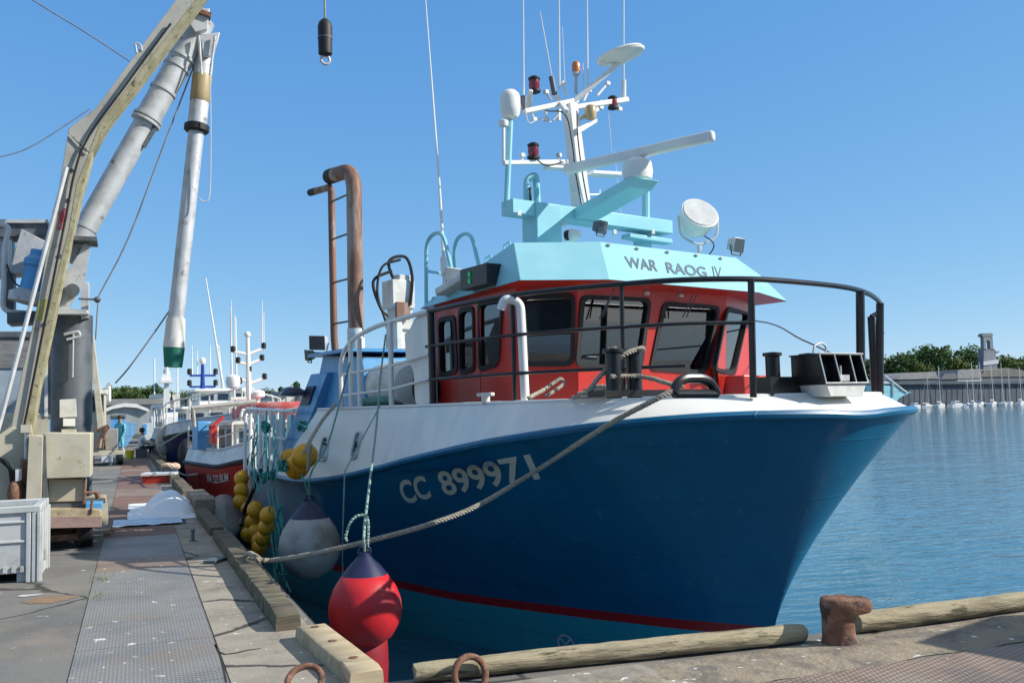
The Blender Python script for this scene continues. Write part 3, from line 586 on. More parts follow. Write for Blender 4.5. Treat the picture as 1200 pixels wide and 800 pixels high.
for i in range(5):
    A0, A1 = L(*WB[i], ZB_), L(*WB[i + 1], ZB_); B0, B1 = L(*WT[i], ZT_), L(*WT[i + 1], ZT_)
    nrm = (A1 - A0).cross(B0 - A0).normalized(); s_ = (A1 - A0).normalized(); h_ = nrm.cross(s_).normalized()
    outw = nrm if nrm.dot(A0 - L(5.3, 0, 2)) > 0 else -nrm
    outer = [A0, A1, B1, B0]; holes = []
    for pq in FACE[i]:
        pl = []
        for px, py in pq:
            wpt = BMI @ hit(px, py, BM.to_3x3() @ nrm, BM @ A0); pl.append(wpt)
        holes.append(rounded(pl, .10, 5))
    for hv, hf in zip(*holed(outer, holes)): wallm.add(hv, hf); linm.add([p - outw * .06 for p in hv], hf)
    openings += [(outw, hl) for hl in holes]
wh = wallm.build('wheelhouse', RED, boat, normals=False); linm.build('lining', DARKIN, wh, normals=False)
for outw, hl in openings:
    cen = sum(hl, V()) / len(hl)
    fr = MB()
    big = [cen + (p - cen) * (1 + .05 / max(.2, (p - cen).length)) for p in hl]; small = [cen + (p - cen) * (1 - .02 / max(.2, (p - cen).length)) for p in hl]
    fr.grid([[p + outw * .004 for p in big + big[:1]], [p + outw * .02 for p in big + big[:1]], [p + outw * .022 for p in small + small[:1]], [p - outw * .07 for p in small + small[:1]]])
    wn = fr.build('window', RUBBER, wh)
    pv = [p - outw * .02 for p in small]
    if (pv[8] - pv[0]).cross(pv[16] - pv[8]).dot(outw) < 0: pv = pv[::-1]
    MB().add(pv, [tuple(range(len(pv)))]).build('window_pane', GLASS, wh, normals=False)
wall_in = MB().box(L(5.9, 0, 2.2), (3.7, .05, 1.8)).box(L(4.4, 0, 1.75), (2.6, .8, .75)).box(L(4.15, 0, 2.15), (2.4, .3, .1)).box(L(5.2, 0, 1.35), (3.8, 3.2, .06))
wall_in.build('interior', DARKIN, wh)
jk = MB()
jk.tube(smooth([L(3.95, -1.0, 1.9), L(3.97, -1.02, 2.2), L(3.98, -1.0, 2.42), L(3.98, -.98, 2.6)], 5), [.2] * 11 + [.2] * 4 + [.1], 10).tube(smooth([L(3.92, -.85, 2.5), L(3.8, -.7, 2.25), L(3.72, -.62, 2.15)], 5), .08, 8)
jk.build('hung_jacket', mat('blue work jacket', (.06, .14, .42), .8, c2=(.1, .2, .5), scale=5, bump=.02, bscale=7), wh, angle=80)
MB().tube(smooth([L(4.15, .9, 2.1), L(4.1, .95, 2.4), L(4.2, .7, 2.55), L(4.25, .45, 2.4), L(4.2, .4, 2.1)], 5), .03, 8).build('helm_handle', DARKIN, wh)
# lower red skirt in front and door handle bits
part(MB().prism([L(*WB[3], 1.72), L(3.25, -1.2, 1.72), L(3.35, -2.0, 1.72), L(*WB[4], 1.72)], (0, 0, .3)), 'wheelhouse_step', RED, wh, bevel=.02)
# brow and roof
R0 = [(6.15, 2.1, 3.08), (3.28, 2.36, 3.1), (2.82, 1.43, 3.1), (2.98, -1.25, 3.1), (3.55, -2.5, 3.1), (6.15, -2.2, 3.08)]
R1 = [(6.0, 2.0, 3.2), (3.67, 2.17, 3.61), (3.22, 1.22, 3.62), (3.37, -1.28, 3.62), (3.75, -2.15, 3.5), (6.0, -2.05, 3.2)]
rb = MB(); n_ = 6; rb.add([L(*p) for p in R0] + [L(*p) for p in R1], [(i, (i + 1) % n_, n_ + (i + 1) % n_, n_ + i) for i in range(n_)] + [(6, 7, 11), (7, 8, 9), (7, 9, 10), (7, 10, 11)])
roof = rb.build('roof', CYAN, wh, angle=10, bevel=.012)
MB().add([L(a, b, z - .004) for a, b, z in R0], [(0, 1, 4, 5), (1, 2, 3, 4)]).build('soffit', RED, wh, normals=False)
def brow(s, t):
    P00, P10, P01 = L(*R0[2]), L(*R0[3]), L(*R1[2]); n = (P10 - P00).cross(P01 - P00).normalized(); n = n if n.y < 0 else -n
    hh = n.cross((P10 - P00).normalized()); hh = hh if hh.z > 0 else -hh
    return P00 + (P10 - P00) * s + hh * (t * (P01 - P00).dot(hh)) + n * .006
def brow_st(px, py):
    P00, P10, P01 = L(*R0[2]), L(*R0[3]), L(*R1[2]); n = (P10 - P00).cross(P01 - P00).normalized()
    p = BMI @ hit(px, py, BM.to_3x3() @ n, BM @ P00); s = (p - P00).dot((P10 - P00).normalized()) / (P10 - P00).length; hh = n.cross((P10 - P00).normalized())
    return s, abs((p - P00).dot(hh) / (P01 - P00).dot(hh))
def brow_text(name, txt, c, bold, m):
    q = [brow_st(*x) for x in c]
    def fn(s, t): return brow(lerp(lerp(q[0][0], q[1][0], s), lerp(q[3][0], q[2][0], s), t), lerp(lerp(q[0][1], q[1][1], s), lerp(q[3][1], q[2][1], s), t))
    text_on(name, txt, fn, m, wh, bold=bold)
brow_text('boat_name', 'WAR', ((735, 313.5), (771, 318.5), (769, 305.5), (731, 300.5)), .02, TEXTB)
brow_text('boat_name', 'RAOG', ((782, 320), (829, 325.5), (826, 313), (779, 307)), .02, TEXTB)
brow_text('boat_name', 'IV', ((837, 327), (845, 327.5), (845, 313.5), (834, 312)), -.005, TEXTB)
for px, py in ((757, 341), (797, 344), (838, 348)):     # soffit lamps
    p = lz(px, py, 3.08); MB().lathe([(.04, 0), (.05, .03), (.03, .06)], p - V((0, 0, .05)), n=10).build('soffit_lamp', GREYW, wh)
for pa, pb in (((727, 322), (706, 372)), ((729, 322), (702, 374)), ((817, 345), (804, 372)), ((812, 345), (800, 372))):
    MB().tube([la(*pa, 3.12), la(*pb, 3.24)], .009, 6).build('wiper_arm', DSTEEL, wh)
# dark plate on the side fascia, nav light box, flood lights, hoops, whip
bx = thing('x', '', ''); bpy.data.objects.remove(bx)
nb = part(MB().box(L(4.17, 2.32, 3.25), (.22, .62, .26)), 'nav_light_box', BLACK, bevel=.01)
MB().box(L(4.25, 2.432, 3.29), (.02, .05, .06)).box(L(4.25, 2.432, 3.21), (.02, .05, .06)).build('green_lamp', LENSG, nb)
def floodlight(p, dirv, s, par, m=GREYW, name='floodlight'):
    d = V(dirv).normalized(); q = V((0, -1, 0)).rotation_difference(d).to_matrix()
    fl = MB(); fl.hexa([V(p) + q @ V(c) * s for c in ((-.6, -.25, -.45), (.6, -.25, -.45), (.4, .35, -.3), (-.4, .35, -.3), (-.6, -.25, .45), (.6, -.25, .45), (.4, .35, .3), (-.4, .35, .3))])
    o = fl.build(name, m, par, bevel=.01); MB().add([V(p) + q @ V((x * .54, -.262, z * .4)) * s for x, z in ((-1, -1), (1, -1), (1, 1), (-1, 1))], [(0, 1, 2, 3)]).build('lamp_glass', DGLASS if m is not GREYW else GREYW, o)
    MB().tube([V(p) + q @ V((-.65, 0, 0)) * s, V(p) + V((0, 0, -.6)) * s + q @ V((-.5, 0, 0)) * s, V(p) + V((0, 0, -.6)) * s + q @ V((.5, 0, 0)) * s, V(p) + q @ V((.65, 0, 0)) * s], .03 * s + .004, 6).build('bracket', DSTEEL, o)
    return o
floodlight(L(5.1, 2.15, 3.43), (-.6, -.6, -.4), .2, boat)
part(MB().box(L(4.95, 2.22, 3.27), (.2, .75, .1), R=Matrix.Rotation(radians(-10), 3, 'X')), 'light_shelf', GREYW, bevel=.02)
floodlight(L(3.8, -1.75, 3.9), (.2, -.9, -.2), .24, boat, STEEL)
for bb, dz, da in ((2.05, 0, 0), (1.45, .08, .25)):
    part(MB().tube(fillet([L(6.05 + da, bb, 3.1), L(6.02 + da, bb, 4.06 + dz), L(5.55 + da, bb, 4.1 + dz), L(5.25 + da, bb, 3.3 + dz)], .32, 6), .028, 8), 'ladder_hoop', CYAN)
part(MB().tube([L(5.3, 2.05, 3.3), L(5.5, 1.45, 3.4)], .02, 6).tube([L(6.03, 2.05, 3.6), L(6.28, 1.45, 3.6)], .02, 6).tube([L(6.05, 2.12, 1.75), L(6.05, 2.05, 3.1)], .025, 6).tube([L(5.7, 2.12, 1.75), L(5.75, 2.1, 3.2)], .025, 6), 'boarding_ladder', CYAN)
part(MB().tube([L(5.7, 1.95, 3.1), L(5.72, 1.95, 3.9), L(5.8, 1.95, 4.9), L(6.0, 2.0, 7.55)], [.028, .024, .016, .008], 8).cyl(L(5.7, 1.95, 3.5), L(5.71, 1.95, 3.75), .05), 'whip_antenna', WHITE)
# ------------------------------------------------ gantry and mast
gt = MB()
gt.beam(la(594, 243, 5), la(781, 268, 5), .28, .2)
gt.beam(L(5.02, .78, 3.5), L(5.0, .78, 4.45), .42, .36, up=(0, 1, 0))
gt.beam(L(5.1, -1.15, 3.3), L(5.1, -1.15, 4.3), .2, .2, up=(0, 1, 0)); gt.beam(la(733, 277, 5), la(783, 284, 5), .2, .07)
gan = part(gt, 'gantry', CYAN, bevel=.012)
part(MB().hexa([L(5.0, .30, 4.27), L(5.0, -.10, 4.27), L(3.6, .0, 4.46), L(3.6, .40, 4.46), L(5.0, .30, 4.42), L(5.0, -.10, 4.42), L(3.5, -.05, 4.57), L(3.5, .46, 4.57)]), 'radar_arm', CYAN, gan, bevel=.012)
part(MB().tube(fillet([L(5.2, .9, 3.6), L(5.2, .88, 4.85), L(5.2, .72, 4.95), L(5.2, .70, 4.4)], .1, 6), .05, 10), 'vent_pipe', CYAN, gan)
part(MB().tube(fillet([L(5.15, .86, 4.72), L(5.05, .93, 4.66), L(5.05, .93, 4.4)], .04, 4), .02, 6), 'cable', RUBBER, gan)
part(MB().cyl(la(757, 262, 5.2), la(757, 225, 5.2), .06, n=10), 'gantry_post', CYAN, gan)
radar = MB().lathe([(.10, -.14), (.19, -.1), (.205, .0), (.19, .12), (.12, .17), (.07, .2)], L(3.72, .14, 4.71), n=24)
rd = part(radar, 'radar_base', WHITE); 
part(MB().beam(L(4.9, .43, 4.97), L(2.66, -.2, 4.97), .12, .14, w2=.12, h2=.14), 'radar_scanner', WHITE, rd, bevel=.035)
fl2 = floodlight(la(703, 266, 4.1), (.4, -.9, -.25), .2, boat, DSTEEL)
part(MB().lathe([(.09, 0), (.1, .08), (.05, .2)], la(665, 277, 4.6), (.3, -1, 0), n=16), 'horn', WHITE)
part(MB().lathe([(.07, 0), (.07, .05)], la(664, 276, 4.55), (.3, -1, 0), n=16), 'horn_mouth', RUBBER)
mast = MB(); mb_, mt_ = L(5.05, .02, 4.3), L(5.05, .19, 6.0)
mast.beam(mb_, mt_, .2, .24, up=(0, 1, 0), w2=.15, h2=.18)
ms = part(mast, 'mast', WHITE, bevel=.015)
def A5(px, py, a=5.05): return la(px, py, a)
ca = MB()
ca.beam(A5(614, 131), A5(676, 118), .09, .07).beam(A5(660, 128), A5(735, 117), .09, .07).beam(A5(670, 121), A5(728, 72, 4.7), .07, .07).beam(A5(620, 128, 5.3), A5(622, 106, 5.0), .06, .05)
ca.beam(A5(664, 131, 4.7), A5(648, 108, 5.5), .07, .06).beam(A5(678, 140), A5(700, 128), .08, .06).beam(A5(655, 128), A5(655, 142), .05, .05)
part(ca, 'upper_crosstree', WHITE, ms, bevel=.008)
part(MB().beam(A5(590, 191), A5(672, 190), .07, .06).beam(A5(640, 196), A5(676, 198), .16, .04).beam(A5(690, 203), A5(724, 205), .2, .05).tube([A5(590, 192), A5(590, 148)], .025, 8), 'lower_crosstree', WHITE, ms, bevel=.006)
part(MB().lathe([(.06, 0), (.07, .04), (.07, .07), (.02, .1)], A5(590, 148), n=14), 'gps_antenna', WHITE, ms)
part(MB().cyl(L(5.05, 1.33, 4.4), A5(598, 142), .04, n=10), 'radome_pole', CYAN, gan)
part(MB().lathe([(.03, -.16), (.1, -.13), (.13, -.08), (.14, 0), (.14, .14), (.125, .2), (.08, .245), (.01, .26)], A5(598, 127), n=24), 'radome', WHITE, gan)
part(MB().lathe([(.03, -.1), (.1, -.07), (.34, .0), (.36, .03), (.34, .055), (.1, .08), (.01, .085)], A5(728, 67, 4.7), (-.22, .12, 1), n=32), 'satellite_disc', WHITE, ms)
part(MB().tube([A5(731, 117), A5(731, 94)], .035, 8).tube([A5(731, 94), A5(731, 75)], .015, 6).tube([A5(731, 52), A5(731, -20)], .012, 6), 'whip_antenna', WHITE, ms)
for pxa, pya, pxb, pyb, r in ((614, 128, 613, -20, .014), (689, 108, 688, -20, .014), (656, 104, 655, -20, .014), (650, 108, 633, 14, .012), (684, 110, 683, 74, .01), (663, 120, 659, 30, .006), (713, 130, 717, 178, .005), (720, 178, 729, 262, .005)):
    part(MB().tube([A5(pxa, pya), A5(pxb, pyb)], [r, r * .6], 6), 'whip_antenna' if r > .006 else 'stay', WHITE, ms)
part(MB().cyl(A5(614, 128), A5(614, 113), .045, n=10), 'antenna_base', DSTEEL, ms); part(MB().cyl(A5(650, 111), A5(646, 90), .04, n=10), 'antenna_base', DSTEEL, ms)
def navlamp(px, py, m, par, s=1.0):
    c = A5(px, py); o = part(MB().lathe([(.045 * s, -.12 * s), (.09 * s, -.1 * s), (.09 * s, -.07 * s)], c, n=14).cyl(c - V((0, 0, .1 * s)), c + V((0, 0, .1 * s)), .03 * s, n=8).lathe([(.08 * s, .07 * s), (.085 * s, .1 * s), (.04 * s, .13 * s)], c, n=14), 'navigation_lamp', RUBBER, par)
    part(MB().lathe([(.07 * s, -.07 * s), (.08 * s, 0), (.07 * s, .07 * s)], c, n=14), 'lamp_lens', m, par); return o
navlamp(626, 100, LENSR, ms); navlamp(625, 178, LENSR, ms); navlamp(718, 121, LENSR, ms, .85)
part(MB().lathe([(.075, -.09), (.085, -.06), (.085, .06), (.06, .1)], A5(692, 132, 4.9), n=16), 'navigation_lamp', LENSY, ms)
part(MB().prism([A5(676, 150, 4.9), A5(676, 158, 4.9), A5(700, 143, 4.9), A5(700, 139, 4.9)], (0, .14, 0)), 'lamp_bracket', WHITE, ms)
bc = part(MB().cyl(A5(675, 110), A5(675, 86), .025, n=8).cyl(A5(675, 88), A5(675, 84), .05, n=12), 'beacon_stem', STEEL, ms)
part(MB().lathe([(.06, -.07), (.062, .03), (.045, .075), (.01, .085)], A5(675, 79), n=14), 'beacon', LENSO, ms)
for hk in ([(668, 215), (668, 223), (678, 223)], [(703, 222), (703, 228), (690, 228)]): part(MB().tube(fillet([A5(*q) for q in hk], .03), .012, 6), 'cleat_hook', WHITE, ms)
# small brackets and cable runs about the mast head
for k, (xa, ya, xb, yb) in enumerate(((612, 128, 606, 118), (622, 131, 626, 140), (640, 126, 640, 140), (646, 118, 640, 108), (664, 112, 660, 98), (684, 118, 690, 106), (704, 117, 704, 126), (722, 116, 726, 128), (700, 112, 712, 98), (655, 190, 655, 182), (612, 190, 612, 182))):
    part(MB().tube([A5(xa, ya), A5(xb, yb)], .018, 6).box(A5(xb, yb), (.06, .06, .05)), 'bracket', WHITE if k % 3 else STEEL, ms)
for pp in ([(690, 245), (682, 200), (677, 160), (676, 130)], [(683, 248), (675, 205), (670, 165), (662, 134), (640, 130)], [(660, 190), (640, 194), (626, 184)]): part(MB().tube(smooth([A5(px, py, 4.9) for px, py in pp]), .01, 5), 'cable', RUBBER, ms)
part(MB().tube(smooth([A5(616, 130, 5), A5(620, 144, 5), A5(632, 140, 5), A5(645, 143, 5), A5(655, 134, 5)]), .008, 5), 'cable', GREYW, ms)
for px, py in ((608, 250), (640, 262), (660, 262), (720, 272), (765, 272)): part(MB().box(la(px, py, 4.87), (.07, .03, .07)), 'junction_box', GREYW, gan, bevel=.008)
for q in (.12, .3, .5, .7, .88): c_ = brow(q, .9); part(MB().cyl(c_, c_ + V((0, -.02, .02)), .022, n=8), 'roof_bolt', STEEL, wh)
for q, s in ((.1, .5), (.35, .4), (.62, .5), (.85, .4)): part(MB().tube(fillet([L(lerp(5.8, 3.7, q), lerp(1.95, 2.1, q), lerp(3.24, 3.62, q)), L(lerp(5.8, 3.7, q), lerp(1.95, 2.1, q), lerp(3.24, 3.62, q) + .07), L(lerp(5.8, 3.7, q + .07), lerp(1.95, 2.1, q + .07), lerp(3.24, 3.62, q + .07) + .07), L(lerp(5.8, 3.7, q + .07), lerp(1.95, 2.1, q + .07), lerp(3.24, 3.62, q + .07))], .02), .011, 6), 'lashing_eye', CYAN, wh)
# searchlight
sl_c = la(818, 254, 4.0); sl_d = V((-.2, -.68, .45)).normalized()
sl = part(MB().lathe([(.06, -.3), (.16, -.27), (.24, -.16), (.275, .02), (.275, .08), (.25, .085)], sl_c, sl_d, n=28), 'searchlight', WHITE)
part(MB().lathe([(.252, .08), (.252, .095)], sl_c, sl_d, n=28), 'searchlight_lens', GREYW, sl)
sx = sl_d.cross(V((0, 0, 1))).normalized()
part(MB().tube(fillet([sl_c + sx * .31, sl_c + sx * .3 - V((0, 0, .28)), sl_c - V((0, 0, .42)), sl_c - sx * .3 - V((0, 0, .28)), sl_c - sx * .31], .12), .018, 8).cyl(sl_c - V((0, 0, .42)), sl_c - V((0, 0, .72)), .035, n=10), 'searchlight_yoke', GREYW, sl)
part(MB().tube(smooth([sl_c - sl_d * .25, sl_c - sx * .15 - V((0, .1, .4)), sl_c - V((-.06, 0, .65))]), .009, 6), 'cable', RUBBER, sl)
# ------------------------------------------------ rails
def proj_x(p):
    v = BM @ p - EYE; return 600 + FPX * v.dot(CR) / v.dot(CF)
RZ = 2.895
RPX = [(505, 363), (560, 352), (600, 346), (650, 340), (728, 333), (800, 328), (880, 327), (940, 331), (990, 336.5), (1015, 343), (1028, 351), (1033, 360)]
RP = [lz(px, py, RZ) for px, py in RPX]; RP = [L(5.0, 2.64, 2.9), L(4.0, 2.66, 2.9)] + [p for p in RP if p.y < 3.4]; RP += [lz(1029, 366, 2.80), lz(1021, 371, 2.74)]
rl = part(MB().tube(smooth(RP, 6), .03, 10), 'bow_rail', BLACK)
RS = smooth(RP, 14)
for dz in (.44, .86):
    pts = [p - V((0, 0, dz)) for p in RP if p.x < .15 and p.z > 2]; pts = [p for p in pts if proj_x(p) < 884]; part(MB().tube(smooth(pts, 6), .019, 8), 'mid_rail', BLACK, rl)
for px, r in ((505, .045), (600, .026), (728, .024), (880, .036), (1008, .05), (1031, .05)):
    p = min(RS[:len(RS) - 26], key=lambda p: abs(proj_x(p) - px)); foot = V((p.x * .985, p.y + .05, TZ - .02)); part(MB().cyl(foot, p, r, n=10), 'stanchion', BLACK, rl)
p = RP[-1]; part(MB().cyl(V((p.x, p.y, TZ)), p, .05, n=10), 'stanchion', BLACK, rl)
a_, b_ = RP[-1], RP[-3]
for dz, r in ((.35, .022), (.75, .022)): part(MB().tube(smooth([V((b_.x, b_.y, b_.z - dz)), V(((a_.x + b_.x) / 2 + .08, (a_.y + b_.y) / 2, b_.z - dz)), V((a_.x, a_.y, a_.z - dz - .03))], 5), r, 8), 'gate_rail', DSTEEL, rl)
wr = part(MB().tube(fillet([L(7.6, 2.66, 1.73), L(7.62, 2.66, 2.5), L(7.2, 2.66, 2.72), L(6.5, 2.66, 2.83), L(6.0, 2.66, 2.86), L(4.9, 2.66, 2.9)], .3), .032, 10), 'side_rail', WHITE)
for z in (2.24, 1.93): part(MB().tube([L(7.6, 2.66, z - .02), L(6, 2.66, z + .02), L(4.9, 2.66, z + .12)], .018, 8), 'mid_rail', WHITE, wr)
for a, zt in ((7.25, 2.7), (6.95, 2.72), (5.95, 2.86)): part(MB().cyl(L(a, 2.66, TZ), L(a, 2.66, zt), .035, n=10), 'stanchion', WHITE, wr)
part(MB().prism(rounded([L(4.95, 2.62, 1.72), L(5.36, 2.62, 1.72), L(5.38, 2.62, 2.2), L(5.6, 2.62, 2.32), L(5.6, 2.62, 2.6), L(5.3, 2.62, 2.88), L(4.95, 2.62, 2.88)], .13, 4), (.05, 0, 0)), 'wing_screen', WHITE, bevel=.01)
part(MB().tube(fillet([L(3.0, 2.52, TZ), L(3.05, 2.52, 2.82), L(3.12, 2.68, 2.86), L(3.16, 2.7, 2.74)], .1, 6), .05, 12), 'vent_pipe', WHITE)
# ------------------------------------------------ foredeck gear
bt = MB()
for px in (719, 743):
    p = la(px, 440, 1.35); c = V((p.x, p.y, TZ)); bt.lathe([(.075, 0), (.075, .42), (.1, .43), (.1, .46), (.02, .47)], c, n=18)
bt.box(la(735, 461, 1.35) * 1.0 + V((0, 0, .0)), (.75, .25, .06))
bits = part(bt, 'mooring_bitts', BLACK)
bt2 = MB()
for px, a in ((906, 1.2), (948, 1.25)):
    p = la(px, 440, a); bt2.lathe([(.075, 0), (.075, .4), (.1, .41), (.1, .44), (.02, .45)], V((p.x, p.y, TZ)), n=18)
bt2.box(la(912, 453, 1.2), (.5, .24, .2)); part(bt2, 'mooring_bitts', BLACK)
bxm = thing('x', '', ''); bpy.data.objects.remove(bxm)
c0 = la(972, 447, .95)
rloc = V((c0.x, c0.y, TZ)); fbc = V((0, 0, 0)); X_ = V((1, 0, 0)); Zu = V((0, 0, 1)); Yb = V((0, 1, 0)); fb = MB()
fb.hexa([fbc + X_ * x + Yb * y + Zu * z for z, hw in ((-.04, .36), (.12, .44)) for x, y in ((-hw, -.3), (hw, -.3), (hw, .35), (-hw, .35))])
RB = part(fb, 'bow_roller', OFFW, bevel=.008); RB.location = rloc; RB.scale = (.74, .7, .8)
fr = MB()
for x in (-.45, -.14, .2, .46): fr.prism([fbc + X_ * (x + .012) + Yb * -.3 + Zu * .13, fbc + X_ * (x + .012) + Yb * .3 + Zu * .13, fbc + X_ * (x + .012) + Yb * .3 + Zu * .5, fbc + X_ * (x - .02) + Yb * -.22 + Zu * .5], (-.025, 0, 0))
fr.box(fbc + Zu * .505 + Yb * .04, (.96, .56, .02)).box(fbc + Zu * .125, (.94, .64, .02))
frm = part(fr, 'bow_roller_frame', BLACK, RB)
fe = MB()
for x in (-.455, -.135, .205, .46): fe.tube([fbc + X_ * (x + .008) + Yb * -.31 + Zu * .13, fbc + X_ * (x - .025) + Yb * -.235 + Zu * .51], .012, 6)
fe.tube([fbc + X_ * -.485 + Yb * -.235 + Zu * .515, fbc + X_ * .485 + Yb * -.235 + Zu * .515], .014, 6).tube([fbc + X_ * -.47 + Yb * -.315 + Zu * .13, fbc + X_ * .47 + Yb * -.315 + Zu * .13], .014, 6)
part(fe, 'steel_edging', INOX, RB)
part(MB().cyl(fbc + X_ * -.43 + Zu * .31 + Yb * .0, fbc + X_ * -.16 + Zu * .31, .14, n=18).cyl(fbc + X_ * -.13 + Zu * .31, fbc + X_ * .18 + Zu * .31, .14, n=18).cyl(fbc + X_ * .22 + Zu * .31, fbc + X_ * .44 + Zu * .31, .14, n=18), 'roller', RUBBER, RB)
part(MB().box(fbc + Yb * -.2 + Zu * .2, (.28, .1, .08)).cyl(fbc + Yb * -.2 + Zu * .2, fbc + Yb * -.2 + Zu * .36, .02), 'anchor_shank', STEEL, RB)
part(MB().tube(smooth([la(953, 413, 1.2), la(955, 405, 1.2), la(963, 402, 1.2), la(968, 408, 1.2), la(965, 418, 1.2)]), .012, 6).tube([la(950, 418, 1.2), la(1005, 423, 1.2)], .028, 8), 'anchor_bar', STEEL)
ld = [la(790, 461, .62), la(794, 448, .62), la(803, 443, .62), la(822, 443, .62), la(832, 447, .62), la(840, 461, .62)]
part(MB().tube(fillet(ld, .1, 4), .045, 10).tube([ld[0], ld[-1]], .04, 10), 'fairlead', BLACK)
rp = MB(); rc = L(2.2, 2.0, TZ + .03)
for k in range(4):
    laid_rope(smooth([rc + V((cos(q) * (.42 - .06 * k + .03 * sin(q * 3 + k)), sin(q) * (.25 - .03 * k), .035 * k)) for q in [i * .6 for i in range(10)]], 5), .022, step=.03, mb=rp)
laid_rope(smooth([lz(620, 466, TZ + .02) + V((.0, .0, 0)), la(640, 455, 2.3), la(656, 444, 2.4), la(660, 450, 2.4), la(640, 464, 2.3)], 6), .022, step=.03, mb=rp)
part(rp, 'rope_coil', ROPE)
br = MB(); laid_rope(smooth([la(690, 463, 1.5), la(697, 448, 1.45), la(712, 432, 1.4), la(730, 416, 1.28), la(752, 408, 1.3), la(750, 414, 1.4), la(735, 418, 1.45), la(712, 412, 1.42), la(722, 408, 1.3)], 8), .026, step=.02, mb=br)
laid_rope(smooth([la(716, 441, 1.3), la(752, 441, 1.25), la(790, 451, .75)], 8), .024, step=.03, mb=br)
part(br, 'bitt_rope', ROPE)
part(MB().cyl(bulw(3.6, 1.72) + V((0, .0, 0)), bulw(3.6, 1.72) + V((0, 0, .1)), .05).box(bulw(3.6, 1.72) + V((0, 0, .1)), (.06, .3, .04)), 'cleat', OFFW, bevel=.01)
# ------------------------------------------------ aft of the wheelhouse
fc = MB().prism([L(7.3, 2.4, 1.72), L(9.45, 2.4, 1.72), L(8.94, 2.4, 2.57), L(7.45, 2.4, 2.47)], (1.5, 0, 0))
cas = part(fc, 'funnel_casing', BLUEP, bevel=.02)
part(MB().prism([L(8.5, 2.5, 2.3), L(9.2, 2.5, 2.3), L(10.45, 2.72, .62), L(9.7, 2.72, .62)], (.9, 0, 0)), 'casing_pillar', BLUEP, cas, bevel=.015)
part(MB().prism([L(8.9, 2.53, 2.1), L(9.25, 2.53, 2.1), L(9.45, 2.56, 1.8), L(9.1, 2.56, 1.8)], (-.03, 0, 0)), 'casing_vent', NAVY, cas)
part(MB().lathe([(.04, 0), (.22, .03), (.16, .1), (.1, .14)], L(9.45, 2.7, 1.95), (0, .1, 1), n=16), 'casing_lamp', NAVY, cas)
part(MB().box(L(8.4, 1.7, 2.6), (1.7, 1.6, .05)), 'casing_top', BLUEP, cas)
ex = part(MB().tube(fillet([L(9.5, 1.55, 2.6), L(9.5, 1.55, 5.9), L(10.55, 1.55, 6.0)], .42, 10), .135, 20, cap=False), 'exhaust_stack', RUSTPIPE)
part(MB().tube([L(9.5, 1.55, 2.55), L(9.5, 1.55, 3.1)], .15, 20), 'stack_base', OFFW, ex)
part(MB().cyl(L(10.3, 1.55, 5.978), L(10.57, 1.55, 6.003), .14, n=20), 'stack_mouth', SOOT, ex)
e2 = part(MB().tube(fillet([L(10.35, 1.55, 2.55), L(10.45, 1.55, 3.0), L(10.5, 1.55, 5.8), L(11.5, 1.55, 5.9)], .12, 6), .065, 12), 'generator_exhaust', RUSTPIPE)
part(MB().cyl(L(11.2, 1.55, 5.872), L(11.52, 1.55, 5.903), .068, n=12), 'pipe_mouth', SOOT, e2)
for z in (5.5, 4.8, 4.0, 3.25): part(MB().tube([L(9.5, 1.55, z), L(10.48, 1.55, z + .02)], .018, 6), 'pipe_stay', DSTEEL, e2)
floodlight(L(9.55, 2.2, 2.85), (-.8, -.5, -.1), .28, boat, STEEL); floodlight(L(10.5, 2.0, 2.7), (-.9, .1, -.1), .22, boat, DSTEEL)
for a0, a1 in ((9.35, 8.15), (7.75, 6.45)):
    rf = part(MB().lathe([(.12, 0), (.3, .05), (.36, .16), (.37, .58), (.375, .6), (.375, .64), (.37, .66), (.36, 1.1), (.3, 1.2), (.12, 1.26)], L(a0, 2.02, 2.02), L(a1, 0, 0) - L(a0, 0, 0), n=24), 'liferaft_canister', OFFW)
    part(MB().box(L((a0 + a1) / 2, 2.0, 1.72), (.6, 1.1, .12)), 'raft_cradle', DSTEEL, rf)
cr = MB(); cc = L(9.4, .8, 2.2)
cr.beam(cc - V((0, 0, .6)), cc + V((0, 0, .95)), .42, .42, up=(0, 1, 0), w2=.3, h2=.3).beam(cc + V((.02, 0, .9)), cc + V((.06, -.1, 1.85)), .36, .4, up=(0, 1, 0), w2=.26, h2=.3).beam(cc + V((-.12, -.25, .2)), cc + V((-.12, -.25, 1.0)), .12, .12, up=(0, 1, 0)).beam(cc + V((.2, -.2, .1)), cc + V((.2, -.2, .9)), .09, .09, up=(0, 1, 0))
cr.box(cc + V((0, -.05, 1.5)), (.44, .42, .5), mi=0)
crn = part(cr, 'deck_crane', OFFW, bevel=.02)
part(MB().box(cc + V((-.03, -.27, 1.2)), (.26, .06, .3)), 'crane_jaw', RUSTPIPE, crn)
part(MB().tube(smooth([cc + V((-.1, -.2, 1.6)), cc + V((-.25, -.2, 2.05)), cc + V((.05, -.25, 2.15)), cc + V((.15, -.3, 1.8)), cc + V((.1, -.3, 1.3))]), .028, 6).tube(smooth([cc + V((-.2, -.2, 1.9)), cc + V((-.55, -.2, 1.7)), cc + V((-.45, -.25, 1.25)), cc + V((-.3, -.25, 1.1))]), .028, 6).tube(smooth([cc + V((-.05, -.25, 2.1)), cc + V((-.4, -.25, 1.95)), cc + V((-.5, -.25, 1.5)), cc + V((-.35, -.25, 1.0))]), .024, 6), 'hydraulic_hose', RUBBER, crn)
part(MB().lathe([(.2, -.12), (.24, 0), (.2, .12)], L(6.0, 2.1, 1.95), (1, 0, .1), n=16), 'wheel', RUBBER)
